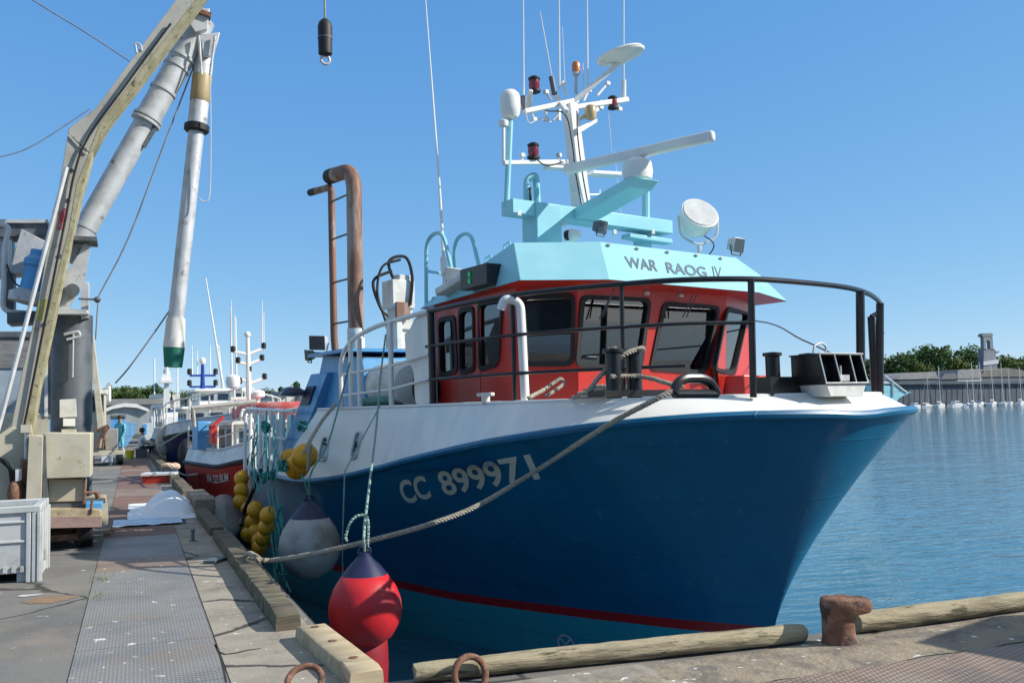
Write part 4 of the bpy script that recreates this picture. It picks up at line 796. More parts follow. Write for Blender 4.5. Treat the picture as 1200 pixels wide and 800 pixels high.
part(MB().ball(L(6.9, 2.35, 1.8), .16, sc_=(1.6, 2, .5)).ball(L(7.4, 2.3, 1.8), .14, sc_=(1.2, 2, .6)), 'net_bundle', GROPE)
# working deck bulwark and rails
ar = MB()
tz = lambda a: 1.72 + .02 * (a - 10)
for k in range(8):
    a = 9.9 + k * .28; ar.cyl(L(a, 2.74, .55), L(a, 2.72, tz(a)), .032, n=8)
ar.tube([L(9.3, 2.75, 1.7), L(12, 2.65, 1.78)], .032, 8); ar.tube([L(9.7, 2.75, 1.25), L(12, 2.65, 1.3)], .022, 8); ar.tube([L(9.9, 2.78, .66), L(12, 2.68, .7)], .03, 8)
part(ar, 'aft_rail', WHITE)
ct = MB()
for k in range(5): a = 10.0 + k * .42; ct.box(L(a, 2.55, 1.1), (.05, .2, 1.1))
part(ct, 'net_guard', CYAN)
part(MB().box(L(11.0, .5, .9), (3.0, 1.6, .9)), 'fish_hatch', CYAN, bevel=.05)
part(MB().cyl(L(11.2, -1.5, 1.5), L(11.2, 1.8, 1.5), .4), 'net_drum', GROPE)
#================================================================ MOORING GEAR AND QUAY THINGS
def W(a, b, z): return BM @ L(a, b, z)
# mooring line from the bow fairlead down to the quay edge
k0 = BM @ la(800, 452, .6)
hh_ = hp(*hull_hit(640, 551)); kk = BM @ la(690, 514, 1.55)
pts = [k0, BM @ (bulw(1.25, 1.64)) + V((-.02, -.06, .04)), BM @ hp(12, 1.0) + V((0, 0, 0))]
def rope_pt(px, py, x): return hit(px, py, V((1, 0, 0)), V((x, 0, 0)))
line = [k0, BM @ la(760, 472, .72), BM @ la(713, 500, 1.35) + V((-.03, -.05, .02)), rope_pt(630, 550, 3.9), rope_pt(560, 592, 3.15), rope_pt(500, 615, 2.6), rope_pt(430, 634, 2.05), rope_pt(370, 648, 1.65), rope_pt(320, 656, 1.35), rope_pt(296, 655, 1.15), rope_pt(266, 657, 1.03), rope_pt(245, 660, .98)]
ln = laid_rope(smooth(line, 10), .026, pitch=.10)
laid_rope(smooth([rope_pt(300, 651, 1.16), rope_pt(292, 648, 1.12), rope_pt(286, 655, 1.1), rope_pt(292, 662, 1.15), rope_pt(303, 660, 1.2), rope_pt(300, 652, 1.2), rope_pt(270, 653, 1.02), rope_pt(240, 650, .9)], 8), .026, step=.02, mb=ln)
tag(ln.build('mooring_rope', ROPE), 'thick grey mooring rope sloping from the bow fairlead across the blue hull to the quay', 'rope')
def fender(name, label, c, r, top, m, hang, rope_pts, rm=GROPE, rr=.014, low=None):
    t = thing(name, label, 'fender', c)
    body = [(.02, -r * 1.0), (r * .35, -r * .95), (r * .72, -r * .72), (r * .95, -r * .33), (r, 0), (r * .97, r * .28), (r * .85, r * .6), (r * .62, r * .95)]
    neck = [(r * .62, r * .95), (r * .40, r * 1.22), (r * .2, r * 1.42), (r * .11, r * 1.52), (.02, r * 1.55)]
    MB().lathe(body, n=36).build('body', m, t, angle=60); MB().lathe(neck, n=36).build('neck', NAVY, t, angle=60)
    MB().tube([V((cos(q) * .05, 0, r * 1.55 + sin(q) * .05)) for q in [2 * pi * i / 12 for i in range(12)]], .018, 6, closed=True).build('eye', NAVY, t)
    rb = MB()
    for pp in rope_pts: laid_rope(smooth([V(p) - V(c) for p in pp], 6), rr, pitch=.06, step=.03, mb=rb)
    rb.build('hanging_rope', rm, t)
    return t
def bp(a, z): return BM @ bulw(a, z)
hx = lambda px, py, x: hit(px, py, V((1, 0, 0)), V((x, 0, 0)))
gc = hx(363, 641, 2.0); rc_ = hx(428, 714, 1.95)
gr = 36 / FPX * (gc - EYE).dot(CF); rr_ = 43 / FPX * (rc_ - EYE).dot(CF)
gt_ = gc + V((0, 0, gr * 1.58))
fender('buoy_fender', 'large scuffed grey teardrop fender with navy top hanging against the blue hull', gc, gr, 0, GREYF, 0,
       [[gt_, gt_ + V((.02, 0, .3)), hx(384, 520, 2.4), hx(398, 472, 2.72), hx(410, 425, 2.8)], [gt_, gt_ + V((-.05, -.02, .18)), gt_ + V((-.1, 0, .3))]])
rt_ = rc_ + V((0, 0, rr_ * 1.58))
rf_ = fender('buoy_fender', 'bright red round fender with navy top hanging by the quay corner', rc_, rr_, 0, REDF, 0,
       [[rt_, rt_ + V((.0, 0, .18)), hx(432, 575, 2.35), hx(441, 500, 2.85), hx(446, 440, 3.05), hx(452, 392, 3.1)], [rt_ + V((.03, 0, 0)), rt_ + V((.03, 0, .3)), rt_ + V((-.1, 0, .3)), rt_ + V((-.17, 0, .15)), rt_ + V((-.16, 0, .1))]], PALEROPE, .016)
lc = rc_ + V((-.02, .1, -rr_ * 1.55)); MBl = MB().lathe([(.05, -.55), (.17, -.5), (.23, -.3), (.25, 0), (.24, .25), (.18, .38), (.03, .42)], n=28)
tag(MBl.build('cylinder_fender', mat('faded dark red vinyl', (.30, .012, .02), .45, c2=(.24, .012, .02), scale=3), loc=lc), 'small dark red cylinder fender hanging low beneath the bright red fender', 'fender')
th = MB(); laid_rope([hx(446, 474, 2.95), hx(404, 552, 2.42), hx(401, 640, 2.4), hx(402, 700, 2.4)], .011, pitch=.05, step=.03, mb=th)
tag(th.build('hanging_line', PALEROPE), 'thin pale green line hanging down the hull between grey and red fender', 'rope')
# yellow floats
def fl_shape(r): return MB().ball((0, 0, 0), r, 18, 12, (1, 1, 1.08)).lathe([(r * .3, r * .98), (r * .28, r * 1.12), (r * .1, r * 1.14)], n=12).lathe([(r * .3, -r * .98), (r * .28, -r * 1.12), (r * .1, -r * 1.14)], n=12)
fbase = None
FL = [(283, 560, 8.5, 1.80, 's1'), (283, 574, 8.5, 1.79, 's1'), (282, 588, 9, 1.77, 's1'), (290, 596, 8, 1.85, 's2'), (288, 612, 8, 1.84, 's2'), (290, 626, 8, 1.82, 's2'),
      (299, 597, 9.5, 1.75, 's3'), (297, 611, 9.5, 1.75, 's3'), (299, 624, 9, 1.74, 's3'), (303, 634, 9, 1.74, 's3'), (314, 603, 9.5, 1.68, 's4'), (312, 617, 9.5, 1.68, 's4'), (308, 630, 9, 1.67, 's4'), (304, 642, 9, 1.66, 's4')]
lab = {'s1': ['topmost of the three yellow floats in the string nearest the red boat', 'middle of the three yellow floats in the string nearest the red boat', 'lowest of the three yellow floats in the string nearest the red boat']}
cnt = {}
ordn = ['top', 'second from top', 'third from top', 'lowest']
wherev = {'s2': 'string behind, beside the black hose', 's3': 'middle string hanging at the stern', 's4': 'string nearest the grey fender'}
for px, py, rp_, x, sid in FL:
    c = hx(px, py, x); r = rp_ / FPX * (c - EYE).dot(CF)
    i = cnt.get(sid, 0); cnt[sid] = i + 1
    n_in = sum(1 for f in FL if f[4] == sid)
    lb_ = lab[sid][i] if sid in lab else '%s yellow float of the %s' % ('lowest' if i == n_in - 1 else ordn[i], wherev[sid])
    if fbase is None: o = fbase = fl_shape(1).build('float', YELLOW)
    else: o = fbase.copy(); COL.objects.link(o)
    o.location = c; o.scale = (r, r, r); o.rotation_euler = (random.uniform(-.4, .4), random.uniform(-.4, .4), random.uniform(0, 6))
    tag(o, lb_, 'float', 'yellow floats strung along the hull')
for (px, py, rp_, x), lb_ in (((348, 547, 14.5, 2.08), 'big yellow float lowest in the bunch of three beside the white bulwark'), ((342, 537, 12, 2.2), 'yellow float half hidden at the back of the bunch of three'), ((357, 534, 15, 2.1), 'yellow float highest and nearest the white bulwark in the bunch of three')):
    c = hx(px, py, x); r = rp_ / FPX * (c - EYE).dot(CF); o = fbase.copy(); COL.objects.link(o); o.location = c; o.scale = (r, r, r); o.rotation_euler = (1.2, random.uniform(-.6, .6), random.uniform(0, 6)); tag(o, lb_, 'float', 'yellow floats strung along the hull')
st = MB()
for pp in ([(357, 530, 1.95), (364, 515, 2.1), (378, 492, 2.4), (393, 474, 2.75)], [(364, 520, 1.97), (361, 550, 1.97)]): st.tube(smooth([hx(*p) for p in pp], 5), .026, 8)
tag(st.build('float_rope', ROPE), 'grey rope strap tying the bunch of three yellow floats to the side', 'rope')
nt_ = MB(); random.seed(3)
for k in range(10):
    px = random.uniform(292, 324); x = 1.82; p = [(px + random.uniform(-3, 3), 485 + random.uniform(-4, 30), x + .1)]
    ln_ = random.uniform(40, 110)
    for j in range(1, 5): p.append((px + random.uniform(-5, 5), p[0][1] + ln_ * j / 4, x - .03 * j + random.uniform(-.05, .05)))
    nt_.tube(smooth([hx(*q) for q in p], 4), random.uniform(.006, .012), 5)
for k in range(18):
    px = random.uniform(322, 338); x = 1.95; y0 = random.uniform(575, 620); p = [(px, y0, x)]
    for j in range(1, 5): p.append((px + random.uniform(-5, 5), y0 + j * random.uniform(15, 22), x - .04 * j))
    nt_.tube(smooth([hx(*q) for q in p], 4), random.uniform(.007, .014), 5)
for px, py in ((318, 556), (308, 560), (354, 500), (312, 500), (330, 545)):
    for k in range(9): nt_.tube(smooth([hx(px + random.uniform(-6, 6), py + random.uniform(-7, 7), 1.9 + random.uniform(-.1, .1)) for _ in range(5)], 4), .011, 5)
NET = mat('teal fishing net twine', (.03, .24, .22), .85, c2=(.05, .33, .33), scale=9)
tag(nt_.build('fishing_net', NET), 'tangled teal net ropes hanging over the stern rails of the blue trawler', 'net')
tag(MB().tube(smooth([hx(306, 550, 1.9), hx(296, 575, 1.74), hx(286, 600, 1.66), hx(283, 615, 1.6)], 6), .035, 8).build('black_hose', RUBBER), 'black rubber hose hanging over the stern in front of the yellow floats', 'hose')
# ---------------- timbers along the left edge
def timber(name, label, a, b, wd, hh, m, z=0.008, seed=0, group=None, knots=24, rough=.012):
    a, b = V(a), V(b); d = b - a; ln = d.length; rz = atan2(d.y, d.x); mb = MB(); rows = []
    prof = [(-1, 0), (-1, .5), (-.96, .93), (-.86, 1), (0, 1.0), (.86, 1), (.96, .93), (1, .5), (1, 0)]
    for i in range(knots + 1):
        q = i / knots; rows.append([V((ln * q, x * wd / 2 * (1 + rough * 3 * noise.noise((q * ln * 1.5, j * .7, seed))), h * hh + (0 if h == 0 else rough * noise.noise((q * ln * 2.2, j, seed + 4)) - (.02 * max(0, abs(q - .5) - .47) / .03)))) for j, (x, h) in enumerate(prof)])
    mb.grid(rows, wrap=True); n = len(prof); mb.add(rows[0], [tuple(range(n))]); mb.add(rows[-1], [tuple(range(n))[::-1]])
    o = mb.build(name, m, loc=(a.x, a.y, z), rz=rz, merge=False, angle=40); return tag(o, label, 'timber', group)
TG = 'kerb timbers along the left quay edge'
timber('kerb_timber', 'long dark weathered timber on the quay edge where the mooring rope comes over', (1.09, 7.45, 0), (1.06, 13.4, 0), .19, .13, WOOD, seed=1, group=TG, knots=60)
timber('kerb_timber', 'short pale bolted timber block at the quay corner beside the red fender', (1.30, 5.72, 0), (1.20, 7.15, 0), .21, .105, PLANK, seed=2, group=TG, knots=16, rough=.003)
o = timber('kerb_timber', 'dark timber on the quay edge just past the long roped one', (1.05, 13.75, 0), (1.02, 16.6, 0), .19, .13, WOOD, seed=3, group=TG)
timber('kerb_timber', 'dirty pale timber block beside the white tarpaulin', (1.1, 16.9, 0), (1.06, 19.2, 0), .34, .26, CRUMB, seed=5, group=TG, rough=.04)
yy = 19.6
names = ['weathered kerb timber abreast of the red boat stern', 'weathered kerb timber beside the red fish crate', 'grey kerb timber just past the red fish crate', 'grey kerb timber abreast of the navy boat bow', 'kerb timber abreast of the navy boat stern', 'far kerb timber near the seated person', 'farthest kerb timber at the end of the row']
for i, nm in enumerate(names):
    l2 = 4.6 + .5 * (i % 3); xa = interp(yy, [(14, 1.04), (24, .93), (36, .73), (62, .36)]); xb = interp(yy + l2, [(14, 1.04), (24, .93), (36, .73), (62, .36)])
    timber('kerb_timber', nm, (xa, yy, 0), (xb, yy + l2, 0), .24, .2, WOOD, seed=6 + i, group=TG, rough=.035); yy += l2 + .5
mb = MB()
for p in ((1.245, 6.5), (1.21, 6.98), (1.28, 6.0)): mb.lathe([(.03, 0), (.03, .006), (.001, .0065)], (p[0], p[1], .1115), n=12)
bl = [o for o in bpy.data.objects if o.get('label', '').startswith('short pale bolted')][0]
bo = mb.build('bolt_hole', RUST, bl); bo.matrix_parent_inverse = (Matrix.Translation(bl.location) @ Matrix.Rotation(bl.rotation_euler.z, 4, 'Z')).inverted()
# logs along the front edge
def log(name, label, a, b, r, seed, m=LOGM):
    a, b = V(a), V(b); d = b - a; rz = atan2(d.y, d.x); ln = d.length; rows = []; n = 20; K = 110
    for i in range(K + 1):
        q = i / K; e = 1 - .12 * max(0, abs(q - .5) - .48) / .02
        rows.append([V((ln * q + .02 * noise.noise((j, seed, 0)), cos(2 * pi * j / n) * r * 1.08 * e * (1 + .20 * noise.noise((q * ln * 1.3, cos(2 * pi * j / n) * 1.5, seed)) + .10 * noise.noise((q * ln * 7, sin(2 * pi * j / n) * 3, seed))) + .03 * noise.noise((q * 3, 0, seed)),
                       r * .95 + sin(2 * pi * j / n) * r * e * (1 + .22 * noise.noise((q * ln * 1.1, 2 + sin(2 * pi * j / n) * 1.5, seed)) + .10 * noise.noise((q * ln * 8, j * .9, seed))))) for j in range(n)])
    mb = MB().grid(rows, wrap=True); mb.add(rows[0], [tuple(range(n))]); mb.add(rows[-1], [tuple(range(n))[::-1]])
    return tag(mb.build(name, m, loc=(a.x, a.y, .004), rz=rz, angle=50), label, 'log')
log('kerb_log', 'bleached kerb log on the front quay edge left of the rusty bollard', (1.58, 5.66, 0), (4.28, 5.40, 0), .064, 1.3)
log('kerb_log', 'greenish kerb log with split lower side right of the rusty bollard', (4.76, 5.42, 0), (9.5, 5.4, 0), .072, 4.1)
# bollard
bo = onz(985, 757, 0); bt = thing('bollard', 'rusty iron mooring bollard with a lip to the right between two kerb logs', 'bollard', (4.45, 5.24, 0), -.38); bt.scale = (1.04, 1, .86)
sh = MB(); rows = []
for z, rx, ox in ((0, .118, 0), (.03, .112, 0), (.07, .106, 0), (.18, .104, 0), (.22, .11, .005), (.25, .118, .01)):
    rows.append([V((ox + rx * cos(q) * (1 + .05 * noise.noise((cos(q) * 2, sin(q) * 2, z * 9))), rx * sin(q) * .95, z)) for q in [2 * pi * i / 24 for i in range(24)]])
sh.grid(rows, wrap=True).build('shaft', RUST, bt, angle=60)
rows = []
def se(q, p): return (abs(cos(q)) ** p * (1 if cos(q) > 0 else -1), abs(sin(q)) ** p * (1 if sin(q) > 0 else -1))
for z, s in ((.225, .90), (.24, .97), (.3, 1.0), (.345, .97), (.362, .88), (.368, .6), (.37, .02)):
    ring = []
    for i in range(40):
        q = 2 * pi * i / 40; cx, sy = se(q, .72); lip = max(0, cx)
        ring.append(V((.055 * (1 if s > .1 else 1) + s * (cx * .165), s * sy * .118 * (1 - .18 * lip), z - .008 * lip * (z > .33) + .03 * lip * (z < .29) + .012 * noise.noise((cx * 1.5, sy * 1.5, 3)) + .007 * noise.noise((cx * 3, sy * 3, z * 6)))))
    rows.append(ring)
MB().grid(rows, wrap=True).add(rows[0], [tuple(range(40))]).build('cap', RUST, bt, angle=50)
# mooring rings
def ring(label, c, R_, r, nrm):
    q = V((0, 0, 1)).rotation_difference(V(nrm).normalized()); rg = MB().tube([q @ V((cos(t) * R_, sin(t) * R_, 0)) for t in [2 * pi * i / 28 for i in range(28)]], r, 10, closed=True)
    t = thing('mooring_ring', label, 'mooring ring', c); rg.build('ring', RUST, t, angle=60)
    MB().tube(fillet([V((-.04, 0, -R_ - .04)), V((-.03, 0, -R_ + .03)), V((.03, 0, -R_ + .03)), V((.04, 0, -R_ - .04))], .03), .014, 8).build('staple', RUST, t)
c = hit(551, 790, V((0, 1, 0)), V((0, 5.5, 0))); ring('thick rusty iron ring standing in front of the left kerb log', c, .105, .021, (.15, -1, .25))
c = onz(357, 797, .09); ring('rusty iron ring leaning on the pale timber block', c, .10, .02, (-.25, -.6, .8))
sp = thing('iron_stud', 'small black iron stud standing in the edge slabs', 'stud', onz(226, 634, 0)); MB().lathe([(.05, 0), (.05, .015), (.022, .02), (.02, .13), (.035, .14), (.03, .16), (.003, .165)], n=12).build('pin', DSTEEL, sp)
tag(MB().prism([(0, 0, 0), (.12, -.08, 0), (.3, .22, 0), (.18, .3, 0)], (0, 0, .03)).build('steel_angle', DSTEEL, loc=onz(238, 660, .012)), 'dark steel scrap lying on the edge slabs by the rope end', 'scrap')
# white tarpaulin heap
rows = []; nx, ny = 44, 28
for j in range(ny + 1):
    rw = []
    for i in range(nx + 1):
        u, v = i / nx * 2 - 1, j / ny * 2 - 1; d = sqrt((u * .9 - .25) ** 2 * 1.5 + v * v * 1.1); h = max(0, .36 * (1 - d ** 1.6)) ; h += .03 * noise.noise((u * 2.2, v * 2.2, 1)) + .006 * noise.noise((u * 9, v * 9, 5)); edge = max(abs(u), abs(v))
        h = max(.014 + .006 * noise.noise((u * 3, v * 3, 2)), h) if edge < .97 else .004
        rw.append(V((u * .54 + .05 * noise.noise((v * 3, u * 2, 7)), v * 1.7 + .1 * noise.noise((u * 3, v, 8)), h)))
    rows.append(rw)
tag(MB().grid(rows).build('tarpaulin_heap', WBAG, loc=(.42, 18.0, .01), angle=70), 'bright white tarpaulin heaped on the walkway plates', 'tarpaulin')
rows = [[V((u * .5 + .03 * noise.noise((v * 5, u * 3, 7)), v * .5, .02 + .02 * noise.noise((u * 3, v * 5, 9)))) for u in [i / 16 * 2 - 1 for i in range(17)]] for v in [j / 12 * 2 - 1 for j in range(13)]]
tag(MB().grid(rows).build('plastic_sheet', mat('bluish plastic sheet', (.45, .5, .6), .3, c2=(.6, .63, .7), scale=6), loc=(.18, 16.05, .012), angle=70), 'thin bluish plastic sheet lying flat in front of the tarpaulin heap', 'sheet')
# red fish crate and the pinkish pile behind it
rcr = thing('fish_crate', 'red and white fish crate standing on the far quay edge', 'crate', onz(188, 566, 0) + V((0, .2, 0)), -.2)
MB().hexa([V((x * w_, y * w_ * .7, z)) for z, w_ in ((0, .36), (.2, .4)) for x, y in ((-1, -1), (1, -1), (1, 1), (-1, 1))]).build('box', mat('red crate plastic', (.6, .05, .03), .5), rcr)
MB().box((0, 0, .23), (.84, .6, .07)).build('rim', WHITE, rcr, bevel=.01)
tag(MB().ball((0, 0, .13), .2, 14, 8, (1.2, 1, .7)).ball((.22, .3, .12), .18, 12, 8, (1, 1.2, .7)).build('rope_bundle', mat('pale orange rope pile', (.6, .42, .32), .9, c2=(.5, .3, .2), scale=8, bump=.03, bscale=20), loc=onz(196, 552, 0)), 'pale orange bundle lying on the quay edge behind the red crate', 'bundle')
# ---------------- grey fish container
def fish_bin(loc, rz, label, group):
    t = thing('fish_container', label, 'container', loc, rz, group); BIN = mat('grey blue bin plastic', (.50, .52, .52), .5, c2=(.42, .44, .44), scale=3, stain=(.32, .29, .24), stain_scale=3, stain_lim=(.58, .72))
    w2, d2, h = .6, .5, .78; t2 = .035; s = MB()
    def shell(x0, x1, y0, y1, z0, z1): s.hexa([V(p) for p in ((x0, y0, z0), (x1, y0, z0), (x1, y1, z0), (x0, y1, z0), (x0, y0, z1), (x1, y0, z1), (x1, y1, z1), (x0, y1, z1))])
    i = .03
    shell(-w2 + i, w2 - i, -d2 + i, -d2 + i + t2, .14, h - .04); shell(-w2 + i, w2 - i, d2 - i - t2, d2 - i, .14, h - .04)
    shell(-w2 + i, -w2 + i + t2, -d2 + i + t2, d2 - i - t2, .14, h - .04); shell(w2 - i - t2, w2 - i, -d2 + i + t2, d2 - i - t2, .14, h - .04); shell(-w2 + i + t2, w2 - i - t2, -d2 + i + t2, d2 - i - t2, .14, .18)
    s.build('tub', BIN, t, bevel=.008)
    r = MB()
    for (a, b) in (((-w2, -d2), (w2, -d2)), ((w2, -d2), (w2, d2)), ((w2, d2), (-w2, d2)), ((-w2, d2), (-w2, -d2))):
        pass
    s = r; shell(-w2, w2, -d2, -d2 + .09, h - .07, h); shell(-w2, w2, d2 - .09, d2, h - .07, h); shell(-w2, -w2 + .09, -d2 + .09, d2 - .09, h - .07, h); shell(w2 - .09, w2, -d2 + .09, d2 - .09, h - .07, h)
    s.build('rim', BIN, t, bevel=.01)
    s = MB()
    for sx in (-1, 1):
        for k, f in enumerate((.99, .90, .81)): xx = sx * w2 * f; shell(xx - .022, xx + .022, -d2 + .002, -d2 + .04, .0 if k < 3 else .14, h - .071); shell(xx - .022, xx + .022, d2 - .04, d2 - .002, 0, h - .071)
        for k, f in enumerate((.97, .85, .3, -.3, -.85, -.97)): yy = d2 * f; shell(sx * w2 - .035 * (sx > 0) - (0 if sx > 0 else 0), sx * w2 + .035 * (sx < 0), yy - .022, yy + .022, 0 if abs(f) > .8 else .14, h - .071)
    for zz in (.62, .42): shell(-w2 * .78, w2 * .78, -d2 + .012, -d2 + .035, zz - .012, zz + .012)
    s.build('ribs', BIN, t, bevel=.006)
    s = MB()
    for k in range(12): xx = -w2 * .72 + k * w2 * 1.44 / 11; shell(xx - .018, xx + .018, -d2 + .01, -d2 + .03, .11, .17)
    shell(-w2 * .78, w2 * .78, -d2 + .03, d2 - .03, .1, .139)
    s.build('base', BIN, t)
    s = MB()
    for sx in (-1, 0, 1): shell(sx * (w2 - .12) - .1, sx * (w2 - .12) + .1, -d2 + .045, d2 - .045, 0, .1)
    s.build('feet', BIN, t, bevel=.008); return t
fb0 = fish_bin((-1.51, 11.45, 0), .0, 'ribbed grey plastic fish container standing on the quay at the left edge', 'grey plastic fish containers')
# added stack out of view at the right, put in to shade the front plates
for i, (x, y, z, lb_) in enumerate(((8.7, 3.2, .0, 'bottom grey fish container of the unseen stack added at the right for its shadow'), (8.7, 3.2, .78, 'middle grey fish container of the unseen stack added at the right for its shadow'), (8.7, 3.2, 1.56, 'top grey fish container of the unseen stack added at the right for its shadow'))):
    dup(fb0, (x, y, z), .3, lb_)
# ---------------- hanging weight at the top
hw = thing('hanging_weight', 'black rubber crane weight with a ring hanging on a rope above the boat', 'weight', at(381, 45, 9.5))
q = hw.location; s_ = (q - EYE).dot(CF) / FPX
MB().lathe([(s_ * 3, -s_ * 22), (s_ * 8, -s_ * 19), (s_ * 8.5, s_ * 14), (s_ * 7, s_ * 19), (s_ * 3, s_ * 23)], n=20).build('weight_body', RUBBER, hw)
MB().tube([V((cos(t) * s_ * 5, 0, -s_ * 26 + sin(t) * s_ * 5)) for t in [2 * pi * i / 16 for i in range(16)]], s_ * 1.6, 8, closed=True).build('ring', STEEL, hw)
MB().lathe([(s_ * 8.7, -s_ * 1), (s_ * 8.7, s_ * 1)], n=20).build('band', DSTEEL, hw)
MB().tube([V((0, 0, s_ * 22)), V((-.02, 0, 5))], s_ * 1.2, 6).build('rope', ROPE, hw)
#================================================================ UNLOADING MACHINE ON THE LEFT
MY = 14.3
un = thing('unloading_machine', 'tall wheeled quay unloading machine with jointed beige arm and fat telescopic pipe', 'machine', (-1.0, MY, 0))
UO = V((-1.0, MY, 0))
def P(px, py, y=MY): return at(px, py, y) - UO
def poly(pp, y, dep): return MB().prism([P(px, py, y) for px, py in pp], (0, dep, 0))
def up(mb, name, m, par=None, **k): return mb.build(name, m, par or un, **k)
# chassis, flatbed, wheel
ch = up(poly([(-40, 597), (118, 597), (118, 613), (-40, 617)], MY - 1.1, 2.6), 'flatbed', PLANK, bevel=.01)
up(poly([(-40, 606), (119, 605), (119, 617), (-40, 621)], MY - 1.13, .06), 'bed_edge', mat('rusty pink bed edge', (.4, .26, .22), .7, c2=(.3, .2, .16), scale=6), ch)
wl = P(97, 636, MY - .7)
wh_ = up(MB().lathe([(.06, -.09), (.21, -.09), (.235, -.06), (.235, .06), (.21, .09), (.06, .09)], (wl.x + .02, wl.y, .235), (1, .1, 0), n=24), 'wheel', RUBBER, bevel=0)
MB().lathe([(.13, -.1), (.12, .1)], (wl.x + .02, wl.y, .235), (1, .1, 0), n=16).build('rim', RUST, wh_)
up(MB().beam(P(104, 617, MY - .7), P(104, 640, MY - .7), .1, .12, up=(0, 1, 0)).beam(P(85, 617, MY - .7), P(92, 640, MY - .7), .06, .06, up=(0, 1, 0)).box(P(60, 622, MY), (.8, 1.8, .08)), 'axle_bracket', RUST)
w2 = wl + V((-1.5, 1.6, 0)); up(MB().lathe([(.06, -.09), (.21, -.09), (.235, -.06), (.235, .06), (.21, .09), (.06, .09)], (w2.x, w2.y, .235), (1, .1, 0), n=24), 'wheel', RUBBER)
# cream boxes
up(poly([(51, 507), (107, 507), (106, 559), (50, 561)], MY - 1.0, .75), 'cabinet', CREAM, bevel=.012)
up(poly([(56, 561), (99, 561), (98, 587), (56, 588)], MY - .8, .6), 'lower_cabinet', CREAM, bevel=.01)
up(poly([(54, 588), (99, 588), (99, 597), (54, 597)], MY - .78, .6), 'cabinet_base', DSTEEL)
up(poly([(34, 510), (50, 510), (48, 592), (30, 592)], MY - 1.1, .5), 'side_plate', CREAM, bevel=.01)
up(poly([(50, 510), (53.5, 510), (56, 594), (50, 594)], MY - 1.02, .4), 'cabinet_post', DSTEEL)
up(poly([(98.5, 561), (100.5, 561), (99.5, 600), (97, 600)], MY - .85, .1), 'cabinet_post', RUST)
up(poly([(100, 589), (120, 589), (119, 600), (100, 601)], MY - .9, .35), 'tray', BLUEP, bevel=.01)
up(MB().tube(fillet([P(100, 577, MY - 1.1), P(114, 577, MY - 1.1), P(113, 583, MY - 1.1)], .02), .018, 6).tube([P(108, 586, MY - 1.1), P(106, 602, MY - 1.1)], .018, 6).tube([P(113, 577, MY - 1.1), P(115, 584, MY - 1.1)], .03, 6), 'rusty_lever', RUST)
up(poly([(118, 592), (126, 590), (126, 614), (118, 618)], MY - .6, .3), 'rear_box', CREAM)
# column
c_b, c_t = P(84, 506, MY + .1), P(85, 370, MY + .1)
up(MB().cyl(V((c_b.x, c_b.y, .6)), c_t, .262, n=28), 'column', DSTEEL, angle=60)
up(poly([(70, 468), (89, 467), (90, 488), (70, 489)], MY - .25, .05), 'notice_board', OFFW); up(poly([(74, 490), (88, 490), (88, 499), (74, 499)], MY - .25, .04), 'notice_plate', WHITE)
up(poly([(72, 503), (88, 503), (88, 508), (72, 508)], MY - .6, .3), 'column_foot', CREAM)
up(MB().tube([P(86, 390, MY - .2), P(85, 442, MY - .2)], .012, 6).tube(fillet([P(75, 392, MY - .2), P(92, 388, MY - .2), P(94, 394, MY - .2), P(78, 398, MY - .2)], .03), .02, 6), 'column_pipe', STEEL)
up(poly([(8, 366), (103, 362), (104, 374), (8, 379)], MY - .1, .5), 'platform_beam', DSTEEL, bevel=.008)
up(poly([(62, 359), (102, 363), (104, 368), (62, 368)], MY - .35, .8), 'platform', STEEL, bevel=.008)
up(poly([(95, 332), (104, 330), (104, 372), (95, 374)], MY - .2, .3), 'platform_post', STEEL, bevel=.008)
# hopper / screw conveyor at the upper left
cv = up(poly([(-30, 259), (55, 258), (58, 275), (-30, 279)], MY + .3, .5), 'conveyor_trough', DSTEEL, bevel=.008)
up(poly([(-30, 257), (56, 257), (56, 261), (-30, 261)], MY + .25, .6), 'trough_lid', STEEL, cv)
up(poly([(25, 268), (58, 285), (50, 318), (12, 320), (15, 300)], MY + .1, .5), 'hopper', STEEL, bevel=.006)
up(poly([(-30, 275), (14, 275), (14, 322), (-30, 324)], MY + .4, .4), 'hopper_box', STEEL)
up(MB().tube(fillet([P(-10, 262, MY - .05), P(12, 264, MY - .05), P(6, 285, MY - .05), P(3, 365, MY - .05), P(60, 368, MY - .05)], .12), .035, 8).tube([P(11, 282, MY - .05), P(11, 318, MY - .05)], .03, 8), 'frame_pipe', GREYW)
up(poly([(6, 318), (16, 318), (16, 366), (6, 366)], MY + .1, .3), 'hopper_leg', DSTEEL)
mo = up(MB().lathe([(.07, -.36), (.17, -.34), (.17, .1), (.2, .12), (.2, .2), (.15, .26), (.15, .34), (.05, .36)], P(43, 323, MY - .1), P(50, 296, MY - .1) - P(36, 350, MY - .1), n=20), 'drive_motor', BLUEP)
up(MB().lathe([(.1, -.1), (.27, -.08), (.28, .04), (.18, .1)], P(36, 349, MY - .1), P(50, 296, MY - .1) - P(36, 350, MY - .1), n=20), 'gearbox', STEEL, mo)
up(MB().tube(smooth([P(8, 310, MY - .1), P(16, 330, MY - .15), P(28, 338, MY - .1)]), .012, 6), 'motor_cable', RUBBER, mo)
